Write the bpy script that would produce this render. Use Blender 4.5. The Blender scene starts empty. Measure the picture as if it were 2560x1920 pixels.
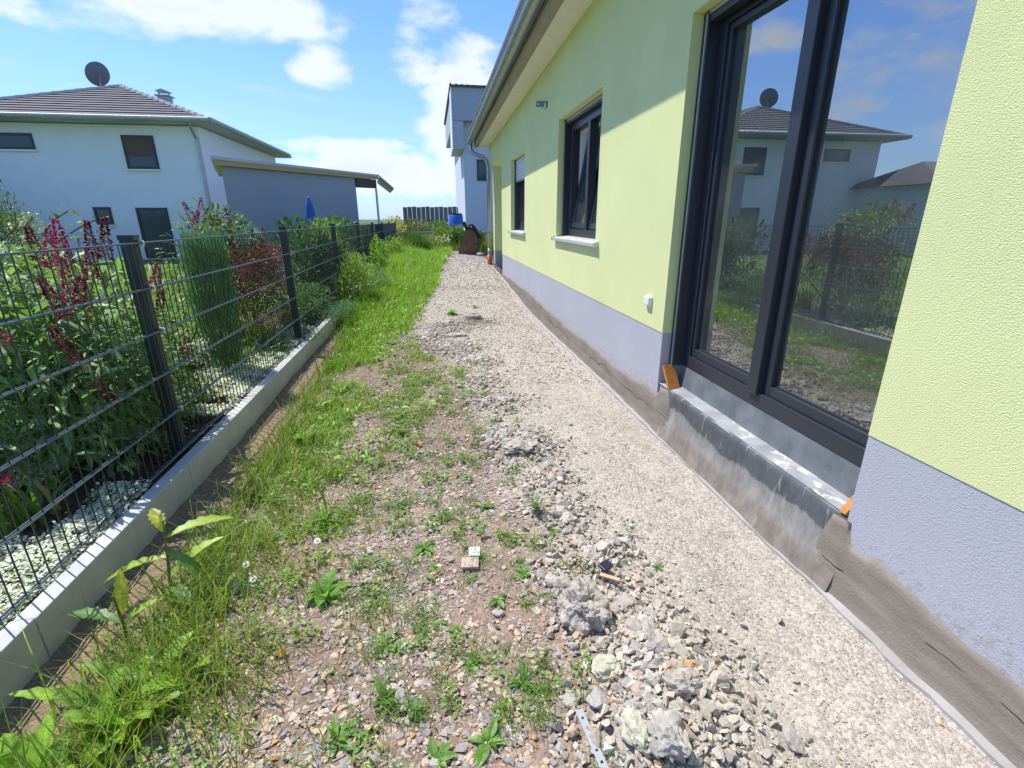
import bpy, bmesh, math, random
import numpy as np
from mathutils import Vector, Matrix, noise as mnoise

random.seed(7)
rng = np.random.default_rng(11)
SC = bpy.context.scene
COL = SC.collection

# ------------------------------------------------------------------ camera
cam_data = bpy.data.cameras.new('camera')
cam = bpy.data.objects.new('camera', cam_data)
COL.objects.link(cam)
cam_data.sensor_width = 36.0
cam_data.lens = 36.0 * 1225.5 / 2560.0
cam_data.clip_start = 0.05
cam_data.clip_end = 2000
_fw, _pitch, _yaw, _roll = None, 0.3262, 0.1556, -0.0033
_cy, _sy, _cp, _sp = math.cos(_yaw), math.sin(_yaw), math.cos(_pitch), math.sin(_pitch)
_f = Vector((_sy * _cp, _cy * _cp, -_sp))
_r = Vector((_cy, -_sy, 0))
_u = _r.cross(_f)
_r2 = math.cos(_roll) * _r + math.sin(_roll) * _u
_u2 = -math.sin(_roll) * _r + math.cos(_roll) * _u
M = Matrix((_r2, _u2, -_f)).transposed().to_4x4()
M.translation = Vector((0, 0, 1.38))
cam.matrix_world = M
SC.camera = cam

# ------------------------------------------------------------------ light
SUN_EL = math.radians(61)
_az = math.atan2(-0.78, 0.63)                       # from +Y towards +X
sunv = Vector((math.sin(_az) * math.cos(SUN_EL), math.cos(_az) * math.cos(SUN_EL), math.sin(SUN_EL)))
sd = bpy.data.lights.new('sun', 'SUN')
sd.energy = 3.4
sd.angle = math.radians(0.53)
sd.color = (1.0, 0.955, 0.88)
sun = bpy.data.objects.new('sun', sd)
COL.objects.link(sun)
sun.rotation_euler = (-sunv).to_track_quat('-Z', 'Y').to_euler()

world = bpy.data.worlds.new('World')
SC.world = world
world.use_nodes = True
SC.view_settings.view_transform = 'Standard'
SC.view_settings.look = 'None'
SC.view_settings.gamma = 1.0
SC.view_settings.use_curve_mapping = False
SC.view_settings.exposure = 0.80


def build_world():
    nt = world.node_tree
    N, L = nt.nodes, nt.links
    N.clear()
    out = N.new('ShaderNodeOutputWorld')
    bg = N.new('ShaderNodeBackground')
    bg.inputs['Strength'].default_value = 0.15
    L.new(bg.outputs[0], out.inputs[0])
    sky = N.new('ShaderNodeTexSky')
    sky.sky_type = 'NISHITA'
    sky.sun_disc = False
    sky.sun_elevation = SUN_EL
    sky.sun_rotation = _az
    sky.air_density = 1.0
    sky.dust_density = 0.4
    sky.ozone_density = 2.2
    tc = N.new('ShaderNodeTexCoord')
    sep = N.new('ShaderNodeSeparateXYZ')
    L.new(tc.outputs['Generated'], sep.inputs[0])

    def math_(op, a, b=None, clamp=False):
        n = N.new('ShaderNodeMath')
        n.operation = op
        n.use_clamp = clamp
        for i, v in enumerate((a, b)):
            if v is None:
                continue
            if isinstance(v, (int, float)):
                n.inputs[i].default_value = v
            else:
                L.new(v, n.inputs[i])
        return n.outputs[0]

    # cloud coordinates: direction with height stretched so clouds lie flat
    mp = N.new('ShaderNodeVectorMath')
    mp.operation = 'MULTIPLY'
    mp.inputs[1].default_value = (1, 1, 2.1)
    L.new(tc.outputs['Generated'], mp.inputs[0])
    n1 = N.new('ShaderNodeTexNoise')
    n1.inputs['Scale'].default_value = 9.0
    n1.inputs['Detail'].default_value = 9
    n1.inputs['Roughness'].default_value = 0.6
    n1.inputs['Distortion'].default_value = 0.25
    L.new(mp.outputs[0], n1.inputs['Vector'])
    n2 = N.new('ShaderNodeTexNoise')                 # thin high streaks
    n2.inputs['Scale'].default_value = 2.2
    n2.inputs['Detail'].default_value = 8
    n2.inputs['Roughness'].default_value = 0.62
    n2.inputs['Distortion'].default_value = 0.9
    mp2 = N.new('ShaderNodeMapping')
    mp2.inputs['Rotation'].default_value = (0.15, 0.35, 0.5)
    mp2.inputs['Scale'].default_value = (1.0, 1.4, 7.0)
    L.new(tc.outputs['Generated'], mp2.inputs[0])
    L.new(mp2.outputs[0], n2.inputs['Vector'])
    # cumulus: a list of centres (direction), half sizes (across, up) in radians, weight
    blobs = [(-.334, .902, .292, .20, .046, .84), (-.22, .929, .294, .11, .050, .84), (-.409, .872, .305, .16, .04, .78),
             (-.161, .958, .237, .050, .034, .86),
             (-.009, .968, .252, .050, .045, .80), (.069, .968, .241, .065, .055, .82), (.025, .949, .313, .06, .04, .55),
             (.034, .987, .165, .05, .08, .85), (.05, .987, .10, .05, .07, .8),
             (-.13, .985, .118, .11, .018, 1.0), (-.103, .991, .080, .13, .042, 1.15), (-.02, .995, .06, .10, .03, .9),
             (-.483, .859, .168, .05, .016, .65), (-.52, .82, .262, .10, .03, .7), (-.30, .945, .12, .10, .018, .5),
             (-.70, .70, .26, .16, .10, .55), (-.80, .58, .17, .16, .10, .8), (-.62, .74, .15, .10, .03, .55)]
    acc = None
    for (x, y, z, sx, sz, w) in blobs:
        v = Vector((x, y, z)).normalized()
        right = Vector((v.y, -v.x, 0)).normalized()
        up = right.cross(v)
        d1 = N.new('ShaderNodeVectorMath'); d1.operation = 'DOT_PRODUCT'
        d1.inputs[1].default_value = right / sx
        L.new(tc.outputs['Generated'], d1.inputs[0])
        d2 = N.new('ShaderNodeVectorMath'); d2.operation = 'DOT_PRODUCT'
        d2.inputs[1].default_value = up / sz
        L.new(tc.outputs['Generated'], d2.inputs[0])
        a = math_('MULTIPLY', d1.outputs['Value'], d1.outputs['Value'])
        b = math_('MULTIPLY', d2.outputs['Value'], d2.outputs['Value'])
        s = math_('ADD', a, b)
        g = math_('MULTIPLY', math_('SUBTRACT', 1.0, math_('MULTIPLY', s, 0.5), True), w)
        d3 = N.new('ShaderNodeVectorMath'); d3.operation = 'DOT_PRODUCT'
        d3.inputs[1].default_value = v
        L.new(tc.outputs['Generated'], d3.inputs[0])
        g = math_('MULTIPLY', g, math_('GREATER_THAN', d3.outputs['Value'], 0.0))
        acc = g if acc is None else math_('MAXIMUM', acc, g)
    dens = math_('ADD', math_('MULTIPLY', acc, 0.66), math_('MULTIPLY', math_('SUBTRACT', n1.outputs[0], 0.5), 1.15))
    ss = N.new('ShaderNodeMapRange'); ss.interpolation_type = 'SMOOTHSTEP'
    ss.inputs['From Min'].default_value = 0.22
    ss.inputs['From Max'].default_value = 0.60
    L.new(dens, ss.inputs['Value'])
    st = N.new('ShaderNodeMapRange'); st.interpolation_type = 'SMOOTHSTEP'
    st.inputs['From Min'].default_value = 0.53
    st.inputs['From Max'].default_value = 0.80
    st.inputs['To Max'].default_value = 0.6
    L.new(n2.outputs[0], st.inputs['Value'])
    cov = math_('MAXIMUM', math_('MULTIPLY', ss.outputs[0], 0.88), st.outputs[0])
    up_ok = N.new('ShaderNodeMapRange')
    up_ok.inputs['From Min'].default_value = -0.01
    up_ok.inputs['From Max'].default_value = 0.03
    L.new(sep.outputs['Z'], up_ok.inputs['Value'])
    cov = math_('MULTIPLY', cov, up_ok.outputs[0])
    # thicker cloud is a little greyer, thin edges and lit tops are white
    cr = N.new('ShaderNodeValToRGB')
    cr.color_ramp.elements[0].position = 0.30
    cr.color_ramp.elements[0].color = (4.3, 4.4, 4.6, 1)
    cr.color_ramp.elements[1].position = 0.85
    cr.color_ramp.elements[1].color = (3.4, 3.6, 4.05, 1)
    L.new(dens, cr.inputs[0])
    hz = N.new('ShaderNodeMapRange')                 # pale haze low over the horizon
    hz.inputs['From Min'].default_value = 0.0
    hz.inputs['From Max'].default_value = 0.28
    hz.inputs['To Min'].default_value = 0.55
    hz.inputs['To Max'].default_value = 0.0
    L.new(sep.outputs['Z'], hz.inputs['Value'])
    tint = N.new('ShaderNodeMixRGB'); tint.blend_type = 'MULTIPLY'
    tint.inputs[0].default_value = 1.0
    tint.inputs[2].default_value = (0.47, 0.62, 0.93, 1)
    L.new(sky.outputs[0], tint.inputs[1])
    mh = N.new('ShaderNodeMixRGB')
    mh.inputs[2].default_value = (2.1, 2.95, 4.2, 1)
    L.new(hz.outputs[0], mh.inputs[0]); L.new(tint.outputs[0], mh.inputs[1])
    mx = N.new('ShaderNodeMixRGB')
    L.new(cov, mx.inputs[0]); L.new(mh.outputs[0], mx.inputs[1]); L.new(cr.outputs[0], mx.inputs[2])
    L.new(mx.outputs[0], bg.inputs['Color'])


build_world()

# ------------------------------------------------------------------ materials
def nmat(name):
    m = bpy.data.materials.new(name)
    m.use_nodes = True
    nt = m.node_tree
    return m, nt.nodes, nt.links, nt.nodes['Principled BSDF']


def simple(name, rgb, rough=0.6, metal=0.0, vary=0.0, scale=8.0, bump=0.0, bscale=60.0, bdist=0.003, stretch=None, spec=0.5):
    m, N, L, P = nmat(name)
    P.inputs['Roughness'].default_value = rough
    P.inputs['Metallic'].default_value = metal
    P.inputs['Specular IOR Level'].default_value = spec
    P.inputs['Base Color'].default_value = (*rgb, 1)
    tc = N.new('ShaderNodeTexCoord')
    vec = tc.outputs['Object']
    if stretch:
        mp = N.new('ShaderNodeMapping')
        mp.inputs['Scale'].default_value = stretch
        L.new(vec, mp.inputs[0]); vec = mp.outputs[0]
    if vary > 0:
        n = N.new('ShaderNodeTexNoise')
        n.inputs['Scale'].default_value = scale
        n.inputs['Detail'].default_value = 6
        n.inputs['Roughness'].default_value = 0.65
        L.new(vec, n.inputs['Vector'])
        r = N.new('ShaderNodeMapRange')
        r.inputs['From Min'].default_value = 0.3
        r.inputs['From Max'].default_value = 0.7
        r.inputs['To Min'].default_value = 1 - vary
        r.inputs['To Max'].default_value = 1 + vary
        L.new(n.outputs[0], r.inputs['Value'])
        mu = N.new('ShaderNodeMixRGB'); mu.blend_type = 'MULTIPLY'; mu.inputs[0].default_value = 1
        mu.inputs[1].default_value = (*rgb, 1)
        L.new(r.outputs[0], mu.inputs[2])
        L.new(mu.outputs[0], P.inputs['Base Color'])
    if bump > 0:
        n = N.new('ShaderNodeTexNoise')
        n.inputs['Scale'].default_value = bscale
        n.inputs['Detail'].default_value = 4
        L.new(vec, n.inputs['Vector'])
        b = N.new('ShaderNodeBump')
        b.inputs['Strength'].default_value = bump
        b.inputs['Distance'].default_value = bdist
        L.new(n.outputs[0], b.inputs['Height'])
        L.new(b.outputs[0], P.inputs['Normal'])
    return m


def plaster(name, rgb, strength, scale, dist, vary=0.05, splash=None):
    """scraped mineral plaster: coarse grain, faint trowel arcs, soft stains"""
    m, N, L, P = nmat(name)
    P.inputs['Roughness'].default_value = 0.9
    P.inputs['Specular IOR Level'].default_value = 0.15
    tc = N.new('ShaderNodeTexCoord')
    n = N.new('ShaderNodeTexNoise')
    n.inputs['Scale'].default_value = scale
    n.inputs['Detail'].default_value = 4
    n.inputs['Distortion'].default_value = 0.35
    mp = N.new('ShaderNodeMapping')
    mp.inputs['Scale'].default_value = (1, 0.75, 1.25)
    L.new(tc.outputs['Object'], mp.inputs[0]); L.new(mp.outputs[0], n.inputs['Vector'])
    v = N.new('ShaderNodeTexVoronoi')
    v.inputs['Scale'].default_value = scale * 0.8
    L.new(mp.outputs[0], v.inputs['Vector'])
    ad = N.new('ShaderNodeMath'); ad.operation = 'ADD'
    mu = N.new('ShaderNodeMath'); mu.operation = 'MULTIPLY'; mu.inputs[1].default_value = -0.35
    L.new(v.outputs['Distance'], mu.inputs[0])
    L.new(n.outputs[0], ad.inputs[0]); L.new(mu.outputs[0], ad.inputs[1])
    b = N.new('ShaderNodeBump')
    b.inputs['Strength'].default_value = strength
    b.inputs['Distance'].default_value = dist
    L.new(ad.outputs[0], b.inputs['Height']); L.new(b.outputs[0], P.inputs['Normal'])
    s = N.new('ShaderNodeTexNoise')
    s.inputs['Scale'].default_value = 1.3
    s.inputs['Detail'].default_value = 7
    L.new(tc.outputs['Object'], s.inputs['Vector'])
    r = N.new('ShaderNodeMapRange')
    r.inputs['From Min'].default_value = 0.3; r.inputs['From Max'].default_value = 0.7
    r.inputs['To Min'].default_value = 1 - vary; r.inputs['To Max'].default_value = 1 + vary
    L.new(s.outputs[0], r.inputs['Value'])
    mv = N.new('ShaderNodeMapping'); mv.inputs['Scale'].default_value = (6, 6, .5)
    L.new(tc.outputs['Object'], mv.inputs[0])
    sv = N.new('ShaderNodeTexNoise'); sv.inputs['Scale'].default_value = 1.6; sv.inputs['Detail'].default_value = 8; sv.inputs['Roughness'].default_value = .7
    L.new(mv.outputs[0], sv.inputs['Vector'])
    rv = N.new('ShaderNodeMapRange'); rv.inputs['From Min'].default_value = .35; rv.inputs['From Max'].default_value = .75
    rv.inputs['To Min'].default_value = 1.005; rv.inputs['To Max'].default_value = 1 - vary * .3
    L.new(sv.outputs[0], rv.inputs['Value'])
    gr = N.new('ShaderNodeMapRange'); gr.inputs['From Min'].default_value = .2; gr.inputs['From Max'].default_value = .75
    gr.inputs['To Min'].default_value = .90; gr.inputs['To Max'].default_value = 1.05
    L.new(n.outputs[0], gr.inputs['Value'])
    m1 = N.new('ShaderNodeMath'); m1.operation = 'MULTIPLY'; L.new(r.outputs[0], m1.inputs[0]); L.new(rv.outputs[0], m1.inputs[1])
    m2 = N.new('ShaderNodeMath'); m2.operation = 'MULTIPLY'; L.new(m1.outputs[0], m2.inputs[0]); L.new(gr.outputs[0], m2.inputs[1])
    c = N.new('ShaderNodeMixRGB'); c.blend_type = 'MULTIPLY'; c.inputs[0].default_value = 1
    c.inputs[1].default_value = (*rgb, 1)
    L.new(m2.outputs[0], c.inputs[2]); L.new(c.outputs[0], P.inputs['Base Color'])
    if splash:                       # dried mud specks thrown up from the path, thinning out with height
        sz = N.new('ShaderNodeSeparateXYZ'); L.new(tc.outputs['Object'], sz.inputs[0])
        hz = N.new('ShaderNodeMapRange'); hz.inputs['From Min'].default_value = .18; hz.inputs['From Max'].default_value = splash
        hz.inputs['To Min'].default_value = .16; hz.inputs['To Max'].default_value = -.08
        L.new(sz.outputs['Z'], hz.inputs['Value'])
        n5 = N.new('ShaderNodeTexNoise'); n5.inputs['Scale'].default_value = 42; n5.inputs['Detail'].default_value = 6; n5.inputs['Roughness'].default_value = .7
        L.new(tc.outputs['Object'], n5.inputs['Vector'])
        a5 = N.new('ShaderNodeMath'); a5.operation = 'ADD'; L.new(n5.outputs[0], a5.inputs[0]); L.new(hz.outputs[0], a5.inputs[1])
        r5 = N.new('ShaderNodeMapRange'); r5.inputs['From Min'].default_value = .60; r5.inputs['From Max'].default_value = .74; r5.inputs['To Max'].default_value = .55
        L.new(a5.outputs[0], r5.inputs['Value'])
        c5 = N.new('ShaderNodeMixRGB'); c5.inputs[2].default_value = (.30, .26, .22, 1)
        L.new(r5.outputs[0], c5.inputs[0]); L.new(c.outputs[0], c5.inputs[1]); L.new(c5.outputs[0], P.inputs['Base Color'])
    return m


def attr_mat(name, rgb=(1, 1, 1), rough=0.9, trans=0.0, bump=0.0, bscale=300, bdist=0.002, spec=0.3, speck=0.0, sscale=200):
    """base colour = rgb x the per-piece tint stored in the mesh"""
    m, N, L, P = nmat(name)
    P.inputs['Roughness'].default_value = rough
    P.inputs['Specular IOR Level'].default_value = spec
    a = N.new('ShaderNodeAttribute'); a.attribute_name = 'Col'
    c = N.new('ShaderNodeMixRGB'); c.blend_type = 'MULTIPLY'; c.inputs[0].default_value = 1
    c.inputs[1].default_value = (*rgb, 1)
    L.new(a.outputs['Color'], c.inputs[2])
    col = c.outputs[0]
    tc = N.new('ShaderNodeTexCoord')
    if speck > 0:
        n = N.new('ShaderNodeTexNoise'); n.inputs['Scale'].default_value = sscale; n.inputs['Detail'].default_value = 4
        L.new(tc.outputs['Object'], n.inputs['Vector'])
        r = N.new('ShaderNodeMapRange')
        r.inputs['From Min'].default_value = 0.3; r.inputs['From Max'].default_value = 0.7
        r.inputs['To Min'].default_value = 1 - speck; r.inputs['To Max'].default_value = 1 + speck
        L.new(n.outputs[0], r.inputs['Value'])
        c2 = N.new('ShaderNodeMixRGB'); c2.blend_type = 'MULTIPLY'; c2.inputs[0].default_value = 1
        L.new(col, c2.inputs[1]); L.new(r.outputs[0], c2.inputs[2]); col = c2.outputs[0]
    L.new(col, P.inputs['Base Color'])
    if bump > 0:
        n = N.new('ShaderNodeTexNoise'); n.inputs['Scale'].default_value = bscale; n.inputs['Detail'].default_value = 4
        L.new(tc.outputs['Object'], n.inputs['Vector'])
        b = N.new('ShaderNodeBump'); b.inputs['Strength'].default_value = bump; b.inputs['Distance'].default_value = bdist
        L.new(n.outputs[0], b.inputs['Height']); L.new(b.outputs[0], P.inputs['Normal'])
    if trans > 0:
        t = N.new('ShaderNodeBsdfTranslucent')
        tb = N.new('ShaderNodeMixRGB'); tb.blend_type = 'MULTIPLY'; tb.inputs[0].default_value = 1
        tb.inputs[2].default_value = (1.25, 1.35, 0.55, 1)
        L.new(col, tb.inputs[1]); L.new(tb.outputs[0], t.inputs[0])
        mx = N.new('ShaderNodeMixShader'); mx.inputs[0].default_value = trans
        L.new(P.outputs[0], mx.inputs[1]); L.new(t.outputs[0], mx.inputs[2])
        L.new(mx.outputs[0], N['Material Output'].inputs[0])
    return m


def glass(name, refl, tint):
    m, N, L, P = nmat(name)
    N.remove(P)
    g = N.new('ShaderNodeBsdfGlossy'); g.inputs['Roughness'].default_value = 0.0
    g.inputs['Color'].default_value = (0.93, 0.97, 0.97, 1)
    t = N.new('ShaderNodeBsdfTransparent'); t.inputs[0].default_value = (*tint, 1)
    f = N.new('ShaderNodeFresnel'); f.inputs[0].default_value = 1.5
    a = N.new('ShaderNodeMath'); a.operation = 'ADD'; a.use_clamp = True
    a.inputs[1].default_value = refl
    L.new(f.outputs[0], a.inputs[0])
    mx = N.new('ShaderNodeMixShader')
    L.new(a.outputs[0], mx.inputs[0]); L.new(t.outputs[0], mx.inputs[1]); L.new(g.outputs[0], mx.inputs[2])
    df_ = N.new('ShaderNodeBsdfDiffuse'); df_.inputs[0].default_value = (.75, .76, .72, 1)
    tc = N.new('ShaderNodeTexCoord'); nd = N.new('ShaderNodeTexNoise'); nd.inputs['Scale'].default_value = 5; nd.inputs['Detail'].default_value = 8; nd.inputs['Roughness'].default_value = .65
    L.new(tc.outputs['Object'], nd.inputs['Vector'])
    rd = N.new('ShaderNodeMapRange'); rd.inputs['From Min'].default_value = .3; rd.inputs['From Max'].default_value = .75; rd.inputs['To Min'].default_value = .018; rd.inputs['To Max'].default_value = .060
    L.new(nd.outputs[0], rd.inputs['Value'])
    m3 = N.new('ShaderNodeMixShader'); L.new(rd.outputs[0], m3.inputs[0]); L.new(mx.outputs[0], m3.inputs[1]); L.new(df_.outputs[0], m3.inputs[2])
    L.new(m3.outputs[0], N['Material Output'].inputs[0])
    return m


M_LIME = plaster('lime_plaster', (0.73, 0.755, 0.375), 0.5, 225, 0.006)
M_PLINTH = plaster('plinth_paint', (0.45, 0.45, 0.485), 0.5, 210, 0.005, 0.04, .48)
M_FRAME = simple('anthracite_foil', (0.028, 0.031, 0.042), 0.38, 0, 0.06, 30, 0.1, 900, 0.0005)
M_RAIL = simple('aluminium_rail', (0.55, 0.55, 0.56), 0.4, 0.6)
M_ZINC = simple('galvanised_zinc', (0.42, 0.44, 0.42), 0.42, 0.75, 0.2, 14)
M_SOFFIT = simple('soffit_board', (0.80, 0.76, 0.66), 0.8, 0, 0.05, 9)
M_FASCIA = simple('fascia_board', (0.33, 0.29, 0.23), 0.7, 0, 0.1, 12)
M_SILL = simple('sill_aluminium', (0.55, 0.54, 0.55), 0.45, 0.2)
M_WHITE = simple('white_plastic', (0.8, 0.8, 0.8), 0.4)
M_SHUTTER = simple('shutter_slat', (0.62, 0.62, 0.64), 0.45, 0.1)
M_ORANGE = simple('orange_pipe', (0.62, 0.12, 0.03), 0.5)
M_DARK = simple('dark_plastic', (0.02, 0.022, 0.026), 0.5)
M_POST = simple('fence_coating', (0.022, 0.032, 0.040), 0.35, 0, 0.1, 20, 0.15, 700, 0.0006)
M_WIRE_LIT = simple('lit_fence_wire', (0.14, 0.18, 0.21), 0.33, 0.5)  # lit highlight of the horizontal wires put into the colour, paler than the rods
M_CONC = None
M_ROOFTILE = simple('grey_roof_tile', (0.115, 0.105, 0.115), 0.75, 0, 0.2, 3, 0.5, 12, 0.02)
M_RENDERW = simple('white_render', (0.80, 0.81, 0.82), 0.9, 0, 0.03, 2)
M_ROOM = simple('room_plaster', (0.42, 0.45, 0.41), 0.9)
M_SCREED = simple('pale_screed', (0.76, 0.74, 0.66), 0.7, 0, 0.1, 5)
M_BROWN = simple('brown_blind', (0.13, 0.075, 0.06), 0.7)
M_GLASS = glass('insulating_glass', 0.31, (0.93, 0.97, 0.94))
M_GLASS_FAR = simple('far_window_glass', (0.05, 0.07, 0.08), 0.08)
M_TIMBER = simple('yellow_timber', (0.55, 0.36, 0.14), 0.6, 0, 0.1, 6)


def concrete(name, rgb):
    m, N, L, P = nmat(name)
    P.inputs['Roughness'].default_value = 0.9
    P.inputs['Specular IOR Level'].default_value = 0.2
    tc = N.new('ShaderNodeTexCoord')
    n = N.new('ShaderNodeTexNoise'); n.inputs['Scale'].default_value = 5; n.inputs['Detail'].default_value = 9; n.inputs['Roughness'].default_value = 0.7
    L.new(tc.outputs['Object'], n.inputs['Vector'])
    v = N.new('ShaderNodeTexVoronoi'); v.inputs['Scale'].default_value = 75
    L.new(tc.outputs['Object'], v.inputs['Vector'])
    pit = N.new('ShaderNodeMapRange'); pit.inputs['From Min'].default_value = 0.06; pit.inputs['From Max'].default_value = 0.16
    L.new(v.outputs['Distance'], pit.inputs['Value'])
    n3 = N.new('ShaderNodeTexNoise'); n3.inputs['Scale'].default_value = 6
    L.new(tc.outputs['Object'], n3.inputs['Vector'])
    gate = N.new('ShaderNodeMapRange'); gate.inputs['From Min'].default_value = 0.5; gate.inputs['From Max'].default_value = 0.6
    gate.inputs['To Min'].default_value = 1; gate.inputs['To Max'].default_value = 0
    L.new(n3.outputs[0], gate.inputs['Value'])
    mxp = N.new('ShaderNodeMath'); mxp.operation = 'MAXIMUM'
    L.new(pit.outputs[0], mxp.inputs[0]); L.new(gate.outputs[0], mxp.inputs[1])
    r = N.new('ShaderNodeMapRange'); r.inputs['From Min'].default_value = 0.25; r.inputs['From Max'].default_value = 0.75
    r.inputs['To Min'].default_value = 0.78; r.inputs['To Max'].default_value = 1.18
    L.new(n.outputs[0], r.inputs['Value'])
    mm = N.new('ShaderNodeMath'); mm.operation = 'MULTIPLY'
    pr = N.new('ShaderNodeMapRange'); pr.inputs['To Min'].default_value = 0.6
    L.new(mxp.outputs[0], pr.inputs['Value'])
    L.new(r.outputs[0], mm.inputs[0]); L.new(pr.outputs[0], mm.inputs[1])
    c = N.new('ShaderNodeMixRGB'); c.blend_type = 'MULTIPLY'; c.inputs[0].default_value = 1; c.inputs[1].default_value = (*rgb, 1)
    L.new(mm.outputs[0], c.inputs[2]); L.new(c.outputs[0], P.inputs['Base Color'])
    b = N.new('ShaderNodeBump'); b.inputs['Strength'].default_value = 0.4; b.inputs['Distance'].default_value = 0.004
    L.new(mxp.outputs[0], b.inputs['Height']); L.new(b.outputs[0], P.inputs['Normal'])
    return m


M_CONC = concrete('kerb_concrete', (0.51, 0.515, 0.50))
M_CONC2 = concrete('wall_concrete', (0.36, 0.36, 0.36))
M_EDGE = concrete('edging_concrete', (0.62, 0.61, 0.6))

# ------------------------------------------------------------------ object helpers
def tag(o, label=None, cat=None, group=None, kind=None):
    if label: o['label'] = label
    if cat: o['category'] = cat
    if group: o['group'] = group
    if kind: o['kind'] = kind
    return o


def thing(name, loc, label, cat, group=None):
    o = bpy.data.objects.new(name, None)
    o.empty_display_size = 0.1
    o.location = loc
    COL.objects.link(o)
    return tag(o, label, cat, group)


def link(name, me, parent=None, loc=None):
    o = bpy.data.objects.new(name, me)
    COL.objects.link(o)
    if parent is not None:
        o.parent = parent
        if parent.type == 'EMPTY' or True:
            # geometry is given in world coordinates: undo the parents' offset
            p, off = parent, Vector((0, 0, 0))
            while p is not None:
                off += p.location
                p = p.parent
            o.location = -off
    if loc is not None:
        o.location = o.location + Vector(loc)
    return o


def np_mesh(name, V, F, mat, col=None, smooth=False, mi=None):
    """V (n,3), F (m,3) or (m,4) ints"""
    V = np.asarray(V, np.float32); F = np.asarray(F, np.int32)
    me = bpy.data.meshes.new(name)
    k = F.shape[1]
    me.vertices.add(len(V)); me.vertices.foreach_set('co', V.ravel())
    me.loops.add(F.size); me.loops.foreach_set('vertex_index', F.ravel())
    me.polygons.add(len(F))
    me.polygons.foreach_set('loop_start', np.arange(0, F.size, k, dtype=np.int32))
    me.polygons.foreach_set('loop_total', np.full(len(F), k, np.int32))
    me.polygons.foreach_set('use_smooth', np.full(len(F), bool(smooth)))
    for m in (mat if isinstance(mat, (list, tuple)) else [mat]):
        me.materials.append(m)
    if mi is not None:
        me.polygons.foreach_set('material_index', np.asarray(mi, np.int32))
    if col is not None:
        a = me.color_attributes.new('Col', 'FLOAT_COLOR', 'POINT')
        c = np.ones((len(V), 4), np.float32); c[:, :3] = col
        a.data.foreach_set('color', c.ravel())
    me.update(calc_edges=True)
    me.validate()
    return me


class MB:
    """collects boxes, tubes and quads (world coordinates), then links them as ONE mesh object"""
    def __init__(s):
        s.v, s.f, s.m = [], [], []

    def add(s, vs, fs, mi=0):
        b = len(s.v)
        s.v += [tuple(v) for v in vs]
        s.f += [tuple(b + i for i in f) for f in fs]
        s.m += [mi] * len(fs)
        return s

    def box(s, lo, hi, mi=0, mat=None):
        x0, y0, z0 = lo; x1, y1, z1 = hi
        vs = [(x0, y0, z0), (x1, y0, z0), (x1, y1, z0), (x0, y1, z0), (x0, y0, z1), (x1, y0, z1), (x1, y1, z1), (x0, y1, z1)]
        if mat is not None:
            vs = [mat @ Vector(v) for v in vs]
        return s.add(vs, [(3, 2, 1, 0), (4, 5, 6, 7), (0, 1, 5, 4), (1, 2, 6, 5), (2, 3, 7, 6), (3, 0, 4, 7)], mi)

    def quad(s, a, b, c, d, mi=0):
        return s.add([a, b, c, d], [(0, 1, 2, 3)], mi)

    def prism(s, pts, ax, lo, hi, mi=0):
        """polygon pts (2-D) extruded along axis ax"""
        n = len(pts)
        def mk(p, t):
            return {0: (t, p[0], p[1]), 1: (p[0], t, p[1]), 2: (p[0], p[1], t)}[ax]
        vs = [mk(p, lo) for p in pts] + [mk(p, hi) for p in pts]
        fs = [tuple(range(n))[::-1], tuple(range(n, 2 * n))] + [(i, (i + 1) % n, n + (i + 1) % n, n + i) for i in range(n)]
        return s.add(vs, fs, mi)

    def tube(s, path, r, seg=8, cap=True, mi=0):
        path = [Vector(p) for p in path]
        rs = r if isinstance(r, (list, tuple)) else [r] * len(path)
        rings = []
        prev = None
        for i, p in enumerate(path):
            d = (path[min(i + 1, len(path) - 1)] - path[max(i - 1, 0)]).normalized()
            if prev is None:
                a = Vector((0, 0, 1)) if abs(d.z) < 0.9 else Vector((1, 0, 0))
                u = d.cross(a).normalized()
            else:
                u = (prev - d * prev.dot(d)).normalized()
            prev = u
            w = d.cross(u)
            rings.append([p + (u * math.cos(t) + w * math.sin(t)) * rs[i] for t in [2 * math.pi * k / seg for k in range(seg)]])
        vs = [v for q in rings for v in q]
        fs = []
        for i in range(len(path) - 1):
            for k in range(seg):
                a, b = i * seg + k, i * seg + (k + 1) % seg
                fs.append((a, b, b + seg, a + seg))
        if cap:
            fs.append(tuple(range(seg))[::-1]); fs.append(tuple(range((len(path) - 1) * seg, len(path) * seg)))
        return s.add(vs, fs, mi)

    def mesh(s, name, mat, smooth=False):
        me = bpy.data.meshes.new(name)
        me.from_pydata([tuple(v) for v in s.v], [], s.f)
        for m in (mat if isinstance(mat, (list, tuple)) else [mat]):
            me.materials.append(m)
        me.polygons.foreach_set('material_index', s.m)
        if smooth:
            me.polygons.foreach_set('use_smooth', [True] * len(s.f))
        me.update()
        return me

    def build(s, name, mat, parent=None, bevel=0.0, smooth=False):
        o = link(name, s.mesh(name, mat, smooth), parent)
        if bevel > 0:
            b = o.modifiers.new('bevel', 'BEVEL')
            b.width = bevel; b.segments = 2; b.limit_method = 'ANGLE'; b.angle_limit = math.radians(40)
        return o


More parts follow.
